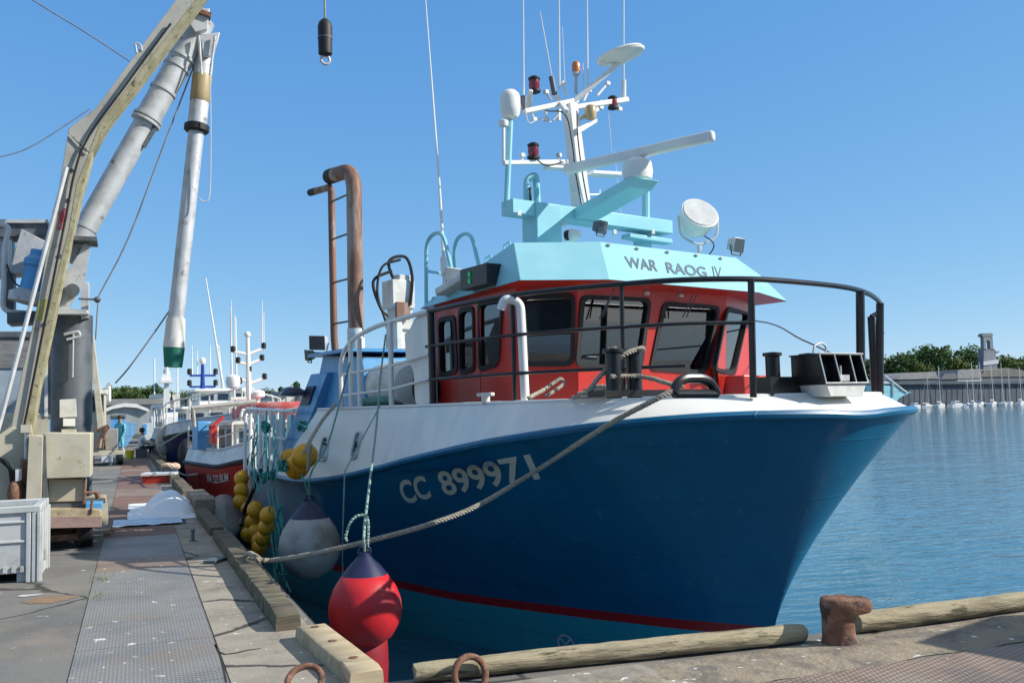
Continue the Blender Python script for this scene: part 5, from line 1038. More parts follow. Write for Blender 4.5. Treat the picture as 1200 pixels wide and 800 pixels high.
# arm: two box beams with a bent gusset
AY = MY - .75
arm = up(MB().prism([P(*p, AY) for p in [(-6, 592), (27, 430), (45, 352), (57, 280), (69, 220), (79.5, 157), (104, 180), (90, 216), (81, 268), (57, 364), (36, 460), (14, 592)]], (0, .42, 0)), 'lower_arm', ARMG, bevel=.008)
up(MB().prism([P(*p, AY - .004) for p in [(14, 592), (36, 460), (57, 364), (81, 268), (90, 216), (104, 180), (109, 176), (99, 213), (96, 222), (90, 250), (69, 346), (45, 457), (25, 592)]], (0, .44, 0)), 'arm_edge', MOSS, arm)
ua = up(MB().prism([P(*p, AY + .002) for p in [(79.5, 156), (81, 150), (112, 127), (206, 0), (240, -46), (262, -46), (229, 0), (118, 144), (104, 179)]], (0, .42, 0)), 'upper_arm', ARMG, bevel=.008)
up(MB().prism([P(*p, AY - .003) for p in [(104, 179), (118, 144), (229, 0), (262, -46), (270, -46), (236, 0), (127, 143), (109, 175)]], (0, .44, 0)), 'arm_edge', MOSS, ua)
up(MB().beam(P(80, 158, AY - .01), P(101, 181, AY - .01), .02, .03), 'weld_seam', ARMG, arm)
up(MB().prism([P(*p, AY - .006) for p in [(71, 246), (79, 243), (74, 268), (66, 270)]], (0, .004, 0)), 'red_sign', mat('faded red sign', (.42, .05, .06), .5, c2=(.5, .2, .2), scale=14), arm)
up(MB().prism([P(*p, AY - .006) for p in [(46, 352), (56, 350), (50, 375), (42, 376)]], (0, .004, 0)), 'yellow_sign', mat('faded yellow sign', (.42, .38, .12), .6, scale=9), arm)
up(MB().tube([P(78, 196, AY - .06), P(4, 480, AY - .1), P(-10, 530, AY - .1)], .028, 8), 'side_pipe', GREYW, arm)
up(MB().tube(fillet([P(160, 62, AY), P(158, 50, AY), P(165, 52, AY), P(166, 60, AY)], .05), .015, 6), 'lifting_eye', STEEL, ua)
for px, py in ((85, 163), (92, 170), (99, 176), (84, 200), (80, 235), (70, 300), (52, 380)): up(MB().cyl(P(px, py, AY - .012), P(px, py, AY + .02), .03, n=8), 'arm_bolt', DSTEEL, arm)
up(MB().tube(smooth([P(24, 520, AY - .03), P(44, 420, AY - .04), P(62, 330, AY - .05), P(78, 250, AY - .04), P(88, 200, AY - .05), P(104, 160, AY - .04), P(150, 96, AY - .05), P(200, 28, AY - .04)]), .016, 6), 'arm_hose', RUBBER, arm)
# base joint, hydraulic ram and hoses
up(MB().prism([P(*p, AY - .08) for p in [(-20, 520), (14, 500), (34, 504), (40, 530), (34, 594), (-20, 594)]], (0, .06, 0)).prism([P(*p, AY + .42) for p in [(-20, 520), (14, 500), (34, 504), (40, 530), (34, 594), (-20, 594)]], (0, .06, 0)), 'arm_base', CREAM, bevel=.01)
up(MB().cyl(P(31, 505, AY - .12), P(31, 545, AY - .12), .035, n=10), 'ram_rod', INOX); up(MB().cyl(P(31, 538, AY - .12), P(28, 592, AY - .12), .065, n=12), 'ram_cylinder', RUST); up(MB().box(P(31, 502, AY - .12), (.12, .1, .1)), 'ram_head', CREAM)
hs = MB()
for k in range(6): hs.tube(smooth([P(-5 + k * 4, 535 + k * 3, AY - .15 - .02 * k), P(10 + k * 2, 545 + 4 * k, AY - .22), P(13 + k * 2, 580, AY - .2), P(4 + k * 5, 595, AY - .15)], 5), .02, 6)
up(hs, 'hydraulic_hoses', RUBBER); up(poly([(18, 550), (25, 549), (25, 562), (18, 564)], AY - .3, .08), 'valve_block', GREYW); up(MB().ball(P(17, 578, AY - .25), .12, sc_=(.7, .7, 1.4)), 'rusty_valve', RUST)
# telescopic pipe
tp = lambda q, y=MY: P(lerp(82, 238, q), lerp(300, 24, q), y)
pipe = up(MB().cyl(tp(-.02), tp(.63), .155, n=28).cyl(tp(.58), tp(1.0), .18, n=28), 'telescopic_pipe', STEEL, angle=60)
ax_ = (tp(1) - tp(0)).normalized()
for q, r in ((.57, .212), (.585, .212), (.70, .196), (.80, .194), (.84, .2), (.12, .163)): up(MB().cyl(tp(q) - ax_ * .02, tp(q) + ax_ * .02, r, n=28), 'pipe_flange', STEEL, pipe)
up(MB().beam(tp(.56) + V((.18, -.08, 0)), tp(.46) + V((.17, -.08, 0)), .05, .05), 'pipe_latch', DSTEEL, pipe)
up(poly([(225, 10), (246, 10), (243, 34), (229, 38), (222, 28)], MY - .25, .5), 'pipe_head', STEEL, pipe, bevel=.01)
up(poly([(226, 8), (248, 15), (247, 20), (226, 12)], MY - .3, .6), 'pipe_head_plate', RUST, pipe)
# pipe foot: fork on the column
up(poly([(72, 330), (100, 285), (106, 288), (99, 330), (80, 362), (66, 360)], MY - .28, .06), 'pivot_fork', STEEL); up(poly([(72, 330), (100, 285), (106, 288), (99, 330), (80, 362), (66, 360)], MY + .22, .06), 'pivot_fork', STEEL)
up(MB().cyl(P(85, 340, MY - .4), P(85, 340, MY + .4), .09, n=14), 'pivot_pin', DSTEEL); up(MB().box(P(98, 283, MY - .2), (.35, .5, .06)), 'fork_plate', DSTEEL)
up(MB().cyl(P(92, 350, MY - .3), P(114, 351, MY - .3), .014, n=6).ball(P(114, 351, MY - .3), .045), 'limit_switch', DSTEEL)
# drop spout
sp0, sp1 = P(240, 62), P(205, 385)
so = up(MB().lathe([(.08, 0), (.115, .02), (.115, .1), (.135, .12), (.135, 1.15), (.165, 1.16), (.165, 1.2), (.112, 1.22), (.112, (sp1 - sp0).length)], sp0, sp1 - sp0, n=24), 'drop_spout', STEEL, angle=50)
up(MB().lathe([(.138, .35), (.141, .36), (.141, .75), (.138, .76)], sp0, sp1 - sp0, n=24), 'spout_band', mat('brown tape', (.42, .32, .16), .5), so)
up(MB().lathe([(.155, 1.1), (.178, 1.12), (.178, 1.2), (.155, 1.22)], sp0, sp1 - sp0, n=24), 'spout_clamp', RUBBER, so)
up(poly([(234, 40), (258, 38), (252, 58), (246, 66), (238, 66)], MY - .2, .4), 'spout_head', STEEL, so, bevel=.01)
up(MB().tube([P(252, 42, MY - .25), P(246, 88, MY - .25)], .02, 6).tube([P(233, 42, MY - .25), P(236, 88, MY - .25)], .02, 6), 'spout_hanger', STEEL, so)
sl2 = P(203, 430)
up(MB().cyl(sp1 - (sp1 - sp0).normalized() * .15, sp1.lerp(sl2, .5), .13, .155, n=20), 'canvas_sleeve', OFFW, so, angle=60); up(MB().cyl(sp1.lerp(sl2, .5), sl2, .15, .125, n=20), 'green_sleeve', mat('green canvas', (.02, .2, .13), .8, c2=(.02, .15, .1), scale=5), so, angle=60)
# lines of the machine
CB = mat('thin grey line', (.22, .23, .25), .7)
up(MB().tube(smooth([P(230, 70), P(190, 175), P(150, 280), P(115, 348)]), .012, 6).tube([P(115, 350), P(112, 398)], .01, 6), 'tag_line', CB)
up(MB().tube(smooth([P(246, 75, MY - .25), P(247, 150, MY - .25), P(246, 225, MY - .25), P(240, 236, MY - .25), P(233, 232, MY - .25)]), .008, 6), 'pull_cord', GREYW, so)
up(MB().tube(smooth([P(200, 362), P(170, 405), P(150, 432), P(135, 449)]), .012, 6), 'guy_rope', CB)
ln = MB().tube(smooth([at(-60, -65, 22), at(38, 0, 22), at(100, 38, 22), at(152, 72, 22)]), .014, 6)
tag(ln.build('overhead_cable', CB), 'thin cable crossing the sky at the upper left corner', 'cable')
ln = MB().tube(smooth([at(-60, 196, 26), at(0, 184, 26), at(40, 170, 26), at(105, 128, 26)]), .014, 6)
tag(ln.build('overhead_cable', CB), 'thin sagging cable crossing the sky behind the elbow of the beige arm', 'cable')
# ---------------- cream vehicle cab behind the arm
cy = 19.0
tk = thing('quay_vehicle', 'old cream quay vehicle with a dusty full width windscreen standing behind the beige arm', 'vehicle', at(30, 545, cy))
TO = tk.location.copy()
def tpoly(pp, y, dep): return MB().prism([at(px, py, y) - TO for px, py in pp], (0, dep, 0))
HAZE = mat('dusty windscreen', (.30, .36, .42), .3, c2=(.38, .44, .5), scale=1.2, stain=(.22, .22, .22), stain_scale=1.0, stain_lim=(.5, .62))
tpoly([(-60, 484), (62, 484), (62, 590), (-60, 590)], cy, 2.6).build('cab_body', CREAM, tk, bevel=.03)
tpoly([(-60, 390), (60, 392), (62, 484), (-60, 484)], cy + .05, .05).build('windscreen', HAZE, tk)
tpoly([(-60, 388), (62, 388), (62, 396), (-60, 396)], cy - .02, 2.6).build('cab_roof', DSTEEL, tk, bevel=.02)
tpoly([(-60, 396), (60, 396), (60, 431), (-60, 431)], cy + .02, .03).build('sun_visor', mat('grimy visor', (.24, .24, .24), .6, c2=(.15, .15, .15), scale=2, stretch=(1, 1, 4)), tk)
for px in (52, 60): tpoly([(px, 394), (px + 4, 394), (px + 4, 488), (px, 488)], cy - .03, .1).build('window_post', OFFW if px < 55 else RUST, tk)
tpoly([(58, 491), (66, 491), (65, 508), (58, 508)], cy - .4, .2).build('blue_box', BLUEP, tk)
for dx in (-.9, -2.2): MB().lathe([(.1, -.12), (.4, -.12), (.45, -.06), (.45, .06), (.4, .12), (.1, .12)], (dx, .2, .45 - TO.z), (1, 0, 0), n=20).build('wheel', RUBBER, tk)
# ---------------- mobile crane trailer further along
ky = 36.5
mc = thing('mobile_crane', 'small cream crane truck with a leaning jib parked further along the quay', 'crane', at(125, 545, ky)); KO = mc.location.copy(); KO.z = 0; mc.location.z = 0
def kpoly(pp, y, dep): return MB().prism([at(px, py, y) - KO for px, py in pp], (0, dep, 0))
kpoly([(100, 528), (146, 527), (146, 532), (100, 534)], ky, 2.5).build('flatbed', CREAM, mc, bevel=.01)
kpoly([(103, 460), (123, 459), (123, 528), (103, 528)], ky + .3, 1.6).build('cab', CREAM, mc, bevel=.03)
w_ = kpoly([(104.5, 464), (121.5, 463), (121.5, 482), (104.5, 482)], ky + .28, .02).build('window', DGLASS, mc)
kpoly([(112, 463), (113.5, 463), (113.5, 482), (112, 482)], ky + .27, .02).build('mullion', OFFW, w_)
kpoly([(100, 457), (125, 456), (125, 461), (100, 461)], ky + .2, 1.8).build('cab_roof', OFFW, mc)
kpoly([(104, 393), (110, 394), (122, 500), (121, 525), (113, 525), (114, 500)], ky - .1, .35).build('jib', CREAM, mc, bevel=.01)
MB().tube([at(112, 505, ky - .2) - KO, at(127, 498, ky - .2) - KO], .05, 6).tube([at(112, 522, ky - .2) - KO, at(128, 500, ky - .2) - KO], .04, 6).tube([at(124, 499, ky - .2) - KO, at(120, 525, ky - .2) - KO], .04, 6).build('jib_strut', RUST, mc)
kpoly([(124, 502), (138, 502), (138, 527), (124, 527)], ky + .1, .8).build('engine_box', mat('grey box paint', (.33, .32, .29), .6), mc, bevel=.02)
MB().tube([at(127, 470, ky + 3) - KO, at(127, 452, ky + 3) - KO, at(130, 450, ky + 3) - KO], .1, 6).build('rear_jib', OFFW, mc)
for px in (106, 140): MB().lathe([(.08, -.1), (.28, -.1), (.3, 0), (.28, .1), (.08, .1)], V((at(px, 536, ky).x - KO.x, .3, .3)), (1, .1, 0), n=16).build('wheel', RUBBER, mc)
kpoly([(119, 534), (132, 534), (132, 541), (119, 541)], ky - .05, .2).build('coil_drum', GREYW, mc)
# ---------------- people on the quay
def human(name, label, loc, rz, joints, edges, radii, skin, parts):
    t = thing(name, label, 'person', loc, rz); me = bpy.data.meshes.new('body'); me.from_pydata(joints, edges, []); o = bpy.data.objects.new('body', me); COL.objects.link(o); o.parent = t
    m = o.modifiers.new('s', 'SKIN'); me.skin_vertices[0].data[0].use_root = True
    for i, r in enumerate(radii): me.skin_vertices[0].data[i].radius = (r, r * .85)
    s = o.modifiers.new('ss', 'SUBSURF'); s.levels = s.render_levels = 2
    dg = bpy.context.evaluated_depsgraph_get(); nm = bpy.data.meshes.new_from_object(o.evaluated_get(dg)); o.modifiers.clear(); o.data = nm; nm.materials.clear()
    for mm in skin: nm.materials.append(mm)
    for p in nm.polygons:
        p.use_smooth = True; c = p.center; p.material_index = parts(c)
    return t
SKINM = mat('skin', (.42, .22, .15), .6); SHIRT = mat('white shirt cloth', (.7, .7, .7), .8); TROU = mat('dark trousers', (.03, .035, .06), .8); TEALC = mat('teal work jacket', (.15, .5, .55), .7); HAIRD = mat('brown hair', (.05, .03, .02), .8)
sj = [(0, 0, .42), (0, .0, .62), (0, .03, .86), (0, .05, .98), (0, .06, 1.12), (0, .06, 1.22), (.19, .03, .84), (.25, .12, .62), (.12, .34, .56), (-.19, .03, .84), (-.25, .12, .62), (-.1, .34, .56), (.1, .05, .4), (.15, .45, .46), (.16, .42, .08), (.16, .54, .04), (-.1, .05, .4), (-.15, .45, .46), (-.16, .4, .08), (-.16, .52, .04)]
se = [(0, 1), (1, 2), (2, 3), (3, 4), (4, 5), (2, 6), (6, 7), (7, 8), (2, 9), (9, 10), (10, 11), (0, 12), (12, 13), (13, 14), (14, 15), (0, 16), (16, 17), (17, 18), (18, 19)]
sr = [.15, .15, .15, .06, .1, .08, .07, .05, .04, .07, .05, .04, .1, .08, .05, .04, .1, .08, .05, .04]
pl = onz(161, 535, 0)
human('person', 'person in white shirt and dark trousers sitting low at the far quay edge', (.22, 42.5, 0), 1.9 + pi, sj, se, sr, [SHIRT, TROU, SKINM], lambda c: 2 if c.z > .96 or c.y > .3 and c.z > .5 or (c.z < .3) else 1 if c.z < .5 else 0)
pr = bpy.data.objects['person']; MB().ball((0, .03, 1.16), .115, sc_=(1, 1, 1)).build('hair', HAIRD, pr)
tag(MB().hexa([(x * .22, y * .22, z) for z, f in ((0, 1), (.42, 1)) for x, y in ((-1, -1), (1, -1), (1, 1), (-1, 1))]).box((0, 0, .43), (.5, .5, .03)).build('low_stool', DSTEEL, loc=(.22, 42.5, -.06)), 'low dark box the person in white shirt sits on', 'stool')
bk = thing('bucket', 'yellow bucket beside the seated person', 'bucket', (-.22, 41.6, 0)); MB().lathe([(.14, 0), (.18, .36), (.165, .36), (.13, .02)], n=16).build('pail', mat('yellow bucket plastic', (.7, .6, .03), .5), bk); MB().tube([V((cos(t) * .175, 0, .34 + .17 * sin(t))) for t in [pi * i / 8 for i in range(9)]], .01, 5).build('handle', STEEL, bk)
tj = [(0, 0, .92), (0, 0, 1.15), (0, .02, 1.42), (0, .03, 1.53), (0, .03, 1.66), (0, .03, 1.76), (.2, 0, 1.4), (.27, .03, 1.12), (.25, .16, .9), (-.2, 0, 1.4), (-.27, .03, 1.12), (-.25, .16, .9), (.1, 0, .86), (.12, .03, .48), (.12, 0, .08), (.13, .14, .04), (-.1, 0, .86), (-.12, .0, .48), (-.13, -.03, .08), (-.13, .1, .04)]
tr = [.15, .15, .16, .06, .1, .08, .075, .055, .04, .075, .055, .04, .1, .075, .055, .05, .1, .075, .055, .05]
human('person', 'person in teal jacket standing beside the crane truck', (-.62, 44, 0), 2.5, tj, se, tr, [TEALC, TEALC, SKINM], lambda c: 2 if c.z > 1.5 or c.z < .95 and abs(c.x) > .2 else 0)
p2_ = [o for o in bpy.data.objects if o.get('label', '').startswith('person in teal')][0]; MB().ball((0, .01, 1.72), .11).build('hair', HAIRD, p2_)
# ================================================================ OTHER BOATS
def trawler(name, label, cat, bow, yaw, Ln, B, zb, za, hullm, bulm, bulh, fine=2.2):
    "hull of a boat whose bow tip is at bow (world xy), heading -y turned by yaw"
    t = thing(name, label, cat, (bow[0], bow[1], 0), radians(yaw)); N_ = 20; cols = []; cap = []
    for sgn in (1, -1):
        rng = range(N_, -1, -1) if sgn == 1 else range(1, N_ + 1)
        for i in rng:
            q = (i / N_) ** 1.5; a = Ln * q; b = B / 2 * min(1, 1 - (1 - min(1, a / (Ln * .38))) ** fine); zz = lerp(zb, za, min(1, (a / (Ln * .55))) ** .7)
            al = lerp(1.4, Ln, q); bl_ = b * (.25 + .6 * min(1, q * 2))
            cols.append([V((-sgn * bl_ * .8, al + .4 * (1 - q), -2.5)), V((-sgn * bl_, al, -1.5))] + [V((-sgn * lerp(bl_, b, s ** .8), lerp(al, a, s ** 1.1), lerp(-1.5, zz, s))) for s in (.25, .5, .75, 1)])
            cap.append((V((-sgn * b, a, zz)), V((-sgn * (b - .12), a + .12 * (1 - q), zz + bulh))))
    hb = MB().grid(cols); n = len(cols[0]); hb.add(cols[0] + cols[-1], [(i, i + 1, n + i + 1, n + i) for i in range(n - 1)]); hb.build('hull', hullm, t, angle=50)
    MB().grid([[c[0], c[1]] for c in cap]).build('bulwark', bulm, t, angle=50)
    dkp = [c[1] - V((0, 0, min(.3, bulh * .5))) for c in cap]; MB().add(dkp, [tuple(x) for x in tessellate_polygon([dkp])]).build('deck', OFFW, t)
    MB().tube([c[0] for c in cap], .06, 6).build('rubbing_strake', RUBBER, t); MB().tube([c[1] for c in cap], .035, 6).build('bulwark_cap', bulm, t)
    return t, cap
def cabin(t, x0, x1, y0, y1, z0, z1, m, nx=3, ny=2, roof=None, wz=(.45, .85), lean=.1):
    c = MB().hexa([V(p) for p in ((x0, y0, z0), (x1, y0, z0), (x1, y1, z0), (x0, y1, z0), (x0, y0 + lean, z1), (x1, y0 + lean, z1), (x1, y1, z1), (x0, y1, z1))]).build('wheelhouse', m, t, bevel=.03)
    za, zb_ = lerp(z0, z1, wz[0]), lerp(z0, z1, wz[1])
    for k in range(nx):
        a = lerp(x0, x1, (k + .12) / nx); b = lerp(x0, x1, (k + .88) / nx); ly = lambda z: y0 + lean * (z - z0) / (z1 - z0)
        MB().prism([V((a, ly(za) - .02, za)), V((b, ly(za) - .02, za)), V((b, ly(zb_) - .02, zb_)), V((a, ly(zb_) - .02, zb_))], (0, .03, 0)).build('window', DGLASS, c)
    for k in range(ny):
        a = lerp(y0 + .15, y1, (k + .15) / ny); b = lerp(y0 + .15, y1, (k + .85) / ny)
        MB().prism([V((x0 - .015, a, za)), V((x0 - .015, b, za)), V((x0 - .015, b, zb_)), V((x0 - .015, a, zb_))], (.03, 0, 0)).build('window', DGLASS, c)
    MB().box(((x0 + x1) / 2, (y0 + y1) / 2, z1 + .05), (x1 - x0 + .4, y1 - y0 + .5, .1)).build('roof', roof or m, c, bevel=.02)
    return c
def boat_mast(t, x, y, z0, z1, m, arms, whips, lamp=True, r=.09, radome=None):
    ms = MB().tube([(x, y, z0), (x, y, z1)], [r * 1.3, r * .7], 10).build('mast', m, t)
    for z, hw in arms:
        MB().beam((x - hw, y, z), (x + hw, y, z), .08, .08).build('crosstree', m, ms)
        for s in (-1, 1): MB().lathe([(.07, -.12), (.09, -.1), (.09, .08), (.05, .12)], (x + s * hw, y, z + .16), n=8).build('lamp', RUBBER, ms)
    for dx, za, zb_ in whips: MB().tube([(x + dx, y, za), (x + dx, y, zb_)], [.025, .015], 5).build('whip_antenna', WHITE, ms)
    if radome: MB().ball((x, y, z1 + radome), radome, 14, 10, (1, 1, 1.15)).build('radome', WHITE, ms)
    return ms
# red boat moored astern
RHULL = hull_mat('red hull paint', (.56, .04, .028), (.5, .5, .48), (.02, .02, .03), -1.2, -1.15); WHB = mat('red boat white bulwark', (.68, .69, .68), .4, c2=(.55, .56, .56), scale=2, stain=(.3, .24, .2), stain_scale=3, stain_lim=(.6, .72))
rx, ry = 4.75, 21.0
red, capr = trawler('fishing_boat', 'red fishing boat with white bulwark and faded red raft on its roof behind the trawler', 'fishing boat', (rx, ry), 10, 7.8, 4.3, .95, .38, RHULL, WHB, .42)
RM = Matrix.Translation((rx, ry, 0)) @ Matrix.Rotation(radians(10), 4, 'Z'); RI = RM.inverted()
def rl_(px, py, a): return RI @ hit(px, py, RM.to_3x3() @ V((0, 1, 0)), RM @ V((0, a, 0)))
cabin(red, -1.55, 2.0, 4.6, 7.5, .3, 1.42, mat('shelter white paint', (.72, .71, .66), .45, c2=(.6, .59, .54), scale=3, stain=(.35, .3, .25), stain_scale=4, stain_lim=(.64, .74)), 5, 3, roof=OFFW, wz=(.35, .9))
rt = MB().grid([[V((cos(q) * 1.5 * s, 6.2 + sin(q) * 1.9 * s, z)) for q in [2 * pi * i / 28 for i in range(29)]] for z, s in ((1.5, .97), (1.58, 1.0), (1.85, 1.0), (1.97, .95), (2.0, .8), (2.0, .01))]).build('roof_raft', mat('faded red canvas', (.55, .09, .08), .8, c2=(.62, .22, .2), scale=1.5, stain=(.7, .5, .45), stain_scale=2, stain_lim=(.56, .66), stretch=(2, 2, .4)), red, angle=60); rt.location.x = .35
def R3(px, py, a=6.0): return rl_(px, py, a)
rm_ = MB().tube([R3(292, 478), R3(290, 392)], [.09, .05], 10).build('mast', WHITE, red)
for pa, pb in (((273, 412), (309, 408)), ((277, 424), (306, 421)), ((283, 445), (310, 443))): MB().tube([R3(*pa), R3((pa[0] + pb[0]) / 2, pa[1] + 3), R3(*pb)], .04, 6).build('crosstree', WHITE, rm_)
for px, py in ((273, 409), (309, 405), (279, 422), (307, 419), (292, 432), (291, 445), (310, 441), (281, 446)): MB().lathe([(.05, -.08), (.07, -.06), (.07, .06), (.04, .09)], R3(px, py), n=8).build('lamp', RUBBER, rm_)
for px, a_, b_ in ((271, 412, 352), (275, 410, 368), (307, 408, 352), (309, 408, 366)): MB().tube([R3(px, a_), R3(px, b_)], [.018, .01], 5).build('whip_antenna', WHITE, rm_)
MB().ball(R3(290, 392), .09, 12, 8).build('gps_antenna', WHITE, rm_)
MB().lathe([(.06, -.2), (.16, -.15), (.2, 0), (.18, .13), (.08, .19)], R3(273, 447), n=20).tube([R3(274, 454), R3(276, 480)], .03, 8).build('satellite_dome', WHITE, red)
MB().lathe([(.12, -.1), (.19, -.06), (.19, .06), (.1, .12)], R3(302, 462), n=18).tube([R3(302, 466), R3(302, 486)], .04, 8).build('radar_dome', WHITE, red)
MB().box(R3(284, 467), (.7, .1, .1)).tube([R3(287, 468), R3(287, 486)], .05, 8).build('radar', OFFW, red, bevel=.02)
MB().tube([R3(224, 478, 5), R3(300, 470, 5)], .06, 8).tube([R3(222, 482, 5), R3(290, 473, 5)], .03, 8).tube([R3(226, 478, 5), R3(228, 500, 5)], .05, 8).build('derrick_boom', mat('grey derrick', (.4, .38, .34), .6), red)
MB().tube(smooth([R3(296, 530, 3.5), R3(294, 500, 3.5), R3(286, 481, 3.5), R3(283, 484, 3.5), R3(282, 492, 3.5)]), .04, 8).build('gallows_pipe', OFFW, red)
MB().tube([R3(294, 490, 3.5), R3(303, 510, 3.5)], .05, 8).build('gallows_strut', OFFW, red)
rr2 = MB()
cl_ = [c[1] for c in capr]
for k, c in enumerate(cl_):
    if k % 3 == 0: rr2.tube([c, c + V((0, 0, .62))], .022, 6)
rr2.tube([c + V((0, 0, .62)) for c in cl_], .024, 6).tube([c + V((0, 0, .33)) for c in cl_], .016, 6); rr2.build('guard_rail', OFFW, red)
MB().tube([R3(246, 502, 5), R3(262, 488, 5)], .05, 6).box(R3(251, 508, 5), (.2, .3, .5)).build('red_davit', RED, red)
MB().box(R3(236, 510, 6), (.35, .6, .75)).build('blue_locker', BLUEP, red, bevel=.03)
capside = [c for c in capr if c[0].x < 0]
def redside(s, t):
    a = lerp(5.2, 3.2, s); b = 4.3 / 2 * min(1, 1 - (1 - min(1, a / (7.8 * .38))) ** 2.2); zz = lerp(.95, .38, min(1, a / 4.29) ** .7); z = zz - lerp(.42, .2, t)
    s2 = (z + 1.5) / (zz + 1.5); q = (a / 7.8); bl_ = b * (.25 + .6 * min(1, q * 2)); return V((-lerp(bl_, b, s2 ** .8) - .03, lerp(lerp(1.4, 7.8, q), a, s2 ** 1.1), z))
text_on('registration_number', 'MA 522 BUM', redside, TEXTW, red, bold=.02)
tag(MB().ball((0, 0, 0), .45, 20, 14, (1, 1, 1.3)).build('buoy_fender', GREYF, loc=hx(262, 607, 2.0)), 'grey fender half hidden between the quay timbers and the stern floats', 'fender')
MB_ = MB().tube(smooth([hx(222, 560, 1.6), hx(232, 555, 1.5), hx(215, 556, 1.2), hx(200, 545, 1.0)]), .02, 6)
tag(MB_.build('mooring_line', PALEROPE), 'pale mooring line of the red boat', 'rope')
# navy boat beyond
NH = hull_mat('navy hull paint', (.012, .022, .085), (.012, .022, .085), (.05, .02, .02), -1.3, -1.25); NBW = mat('navy boat grey bulwark', (.5, .53, .58), .5)
nx_, ny_ = 3.3, 33.6
nav, capn = trawler('fishing_boat', 'navy blue fishing boat with pale bulwark and blue mast moored beyond the red boat', 'fishing boat', (nx_, ny_), 3, 9.5, 4.4, 1.35, .75, NH, NBW, .45)
cabin(nav, -1.3, 1.5, 4.0, 7.5, .9, 1.95, WHITE, 4, 3, roof=WHITE); cabin(nav, -.7, 1.2, 5.4, 8.0, 2.0, 2.65, WHITE, 3, 2, roof=WHITE)
boat_mast(nav, -.5, 6.0, 2.3, 3.75, mat('blue mast paint', (.02, .06, .33), .4), ((3.3, .5), (2.85, .5)), ((-.4, 3.3, 4.5), (.3, 3.3, 4.5), (-.2, 3.3, 4.3)), radome=.13)
MB().beam((-1.9, 8.5, 1.9), (1.2, 6.0, 2.1), .12, .1).build('blue_boom', BLUEP, nav)
rr2 = MB(); cl_ = [c[1] for c in capn]
for k, c in enumerate(cl_):
    if k % 2 == 0: rr2.tube([c, c + V((0, 0, .8))], .03, 6)
rr2.tube([c + V((0, 0, .8)) for c in cl_], .03, 6); rr2.build('guard_rail', OFFW, nav)
def navside(s, t):
    a = lerp(5.6, 3.4, s); b = 4.4 / 2 * min(1, 1 - (1 - min(1, a / (9.5 * .38))) ** 2.2); zz = lerp(1.35, .75, min(1, a / 5.225) ** .7); z = zz - lerp(.9, .45, t)
    s2 = (z + 1.5) / (zz + 1.5); q = a / 9.5; bl_ = b * (.25 + .6 * min(1, q * 2)); return V((-lerp(bl_, b, s2 ** .8) - .04, lerp(lerp(1.4, 9.5, q), a, s2 ** 1.1), z))
text_on('registration_number', 'U.0420', navside, TEXTW, nav, bold=.02)
tag(MB().tube(smooth([at(227, 502, 33.5), at(213, 507, 34), at(198, 516, 35), at(185, 523, 36)]), .03, 6).build('mooring_line', PALEROPE), 'pale mooring line from the navy boat bow to the quay', 'rope')
for px, py, lb_ in ((219, 532, 'black tyre fender on the bow of the navy boat'), (192, 516, 'grey buoy fender against the side of the navy boat')):
    tag(MB().ball((0, 0, 0), .3, 14, 10, (1, 1, 1.8)).build('buoy_fender', RUBBER if px > 200 else GREYF, loc=at(px, py, 34.5 if px > 200 else 37)), lb_, 'fender')
# white patrol ship with a tower mast
wy = 66
shp = thing('ship', 'white ship with stacked decks and a lighthouse shaped tower mast', 'ship', V((at(205, 500, wy).x, wy, 0))); SO = shp.location.copy()
def spoly(pp, y, dep): return MB().prism([at(px, py, y) - SO for px, py in pp], (0, dep, 0))
spoly([(170, 500), (232, 498), (240, 530), (182, 530)], wy, 8).build('hull', BLUEP, shp); spoly([(176, 488), (214, 487), (216, 505), (178, 505)], wy - .3, 6).build('lower_house', WHITE, shp, bevel=.05)
spoly([(178, 474), (204, 473), (206, 488), (178, 489)], wy + .5, 5).build('bridge_house', WHITE, shp, bevel=.05); spoly([(176, 462), (200, 461), (200, 466), (176, 466)], wy + .5, 5).build('upper_deck', WHITE, shp); spoly([(192, 478), (209, 478), (209, 496), (192, 496)], wy, 4).build('funnel_house', WHITE, shp)
for k in range(5): spoly([(179 + k * 5, 478), (182.5 + k * 5, 478), (182.5 + k * 5, 483), (179 + k * 5, 483)], wy + .45, .1).build('window', DGLASS, shp)
for k in range(2): spoly([(180.5 + k * 6, 494), (184.5 + k * 6, 494), (184.5 + k * 6, 499), (180.5 + k * 6, 499)], wy - .36, .1).build('window', DGLASS, shp)
spoly([(203, 462), (211, 461), (211, 490), (203, 490)], wy + .2, 2).build('aft_house', OFFW, shp)
tw_ = spoly([(192.5, 449), (198, 449), (200, 480), (191, 480)], wy, .9).build('tower_mast', WHITE, shp)
spoly([(187, 445), (203, 445), (203, 448.5), (187, 448.5)], wy - .4, 1.6).build('tower_platform', WHITE, tw_); spoly([(190, 438), (200, 438), (201, 445), (189, 445)], wy - .1, 1.0).build('tower_top', WHITE, tw_)
MB().tube([at(195, 438, wy) - SO, at(195, 430, wy) - SO], .12, 6).tube([at(192, 438, wy) - SO, at(192, 433, wy) - SO], .05, 6).tube([at(198, 440, wy) - SO, at(198, 434, wy) - SO], .05, 6).build('beacon_post', WHITE, tw_)
for px, a, b in ((181, 462, 420), (208, 462, 425)): MB().tube([at(px, a, wy) - SO, at(px, b, wy) - SO], .05, 5).build('whip_antenna', WHITE, shp)
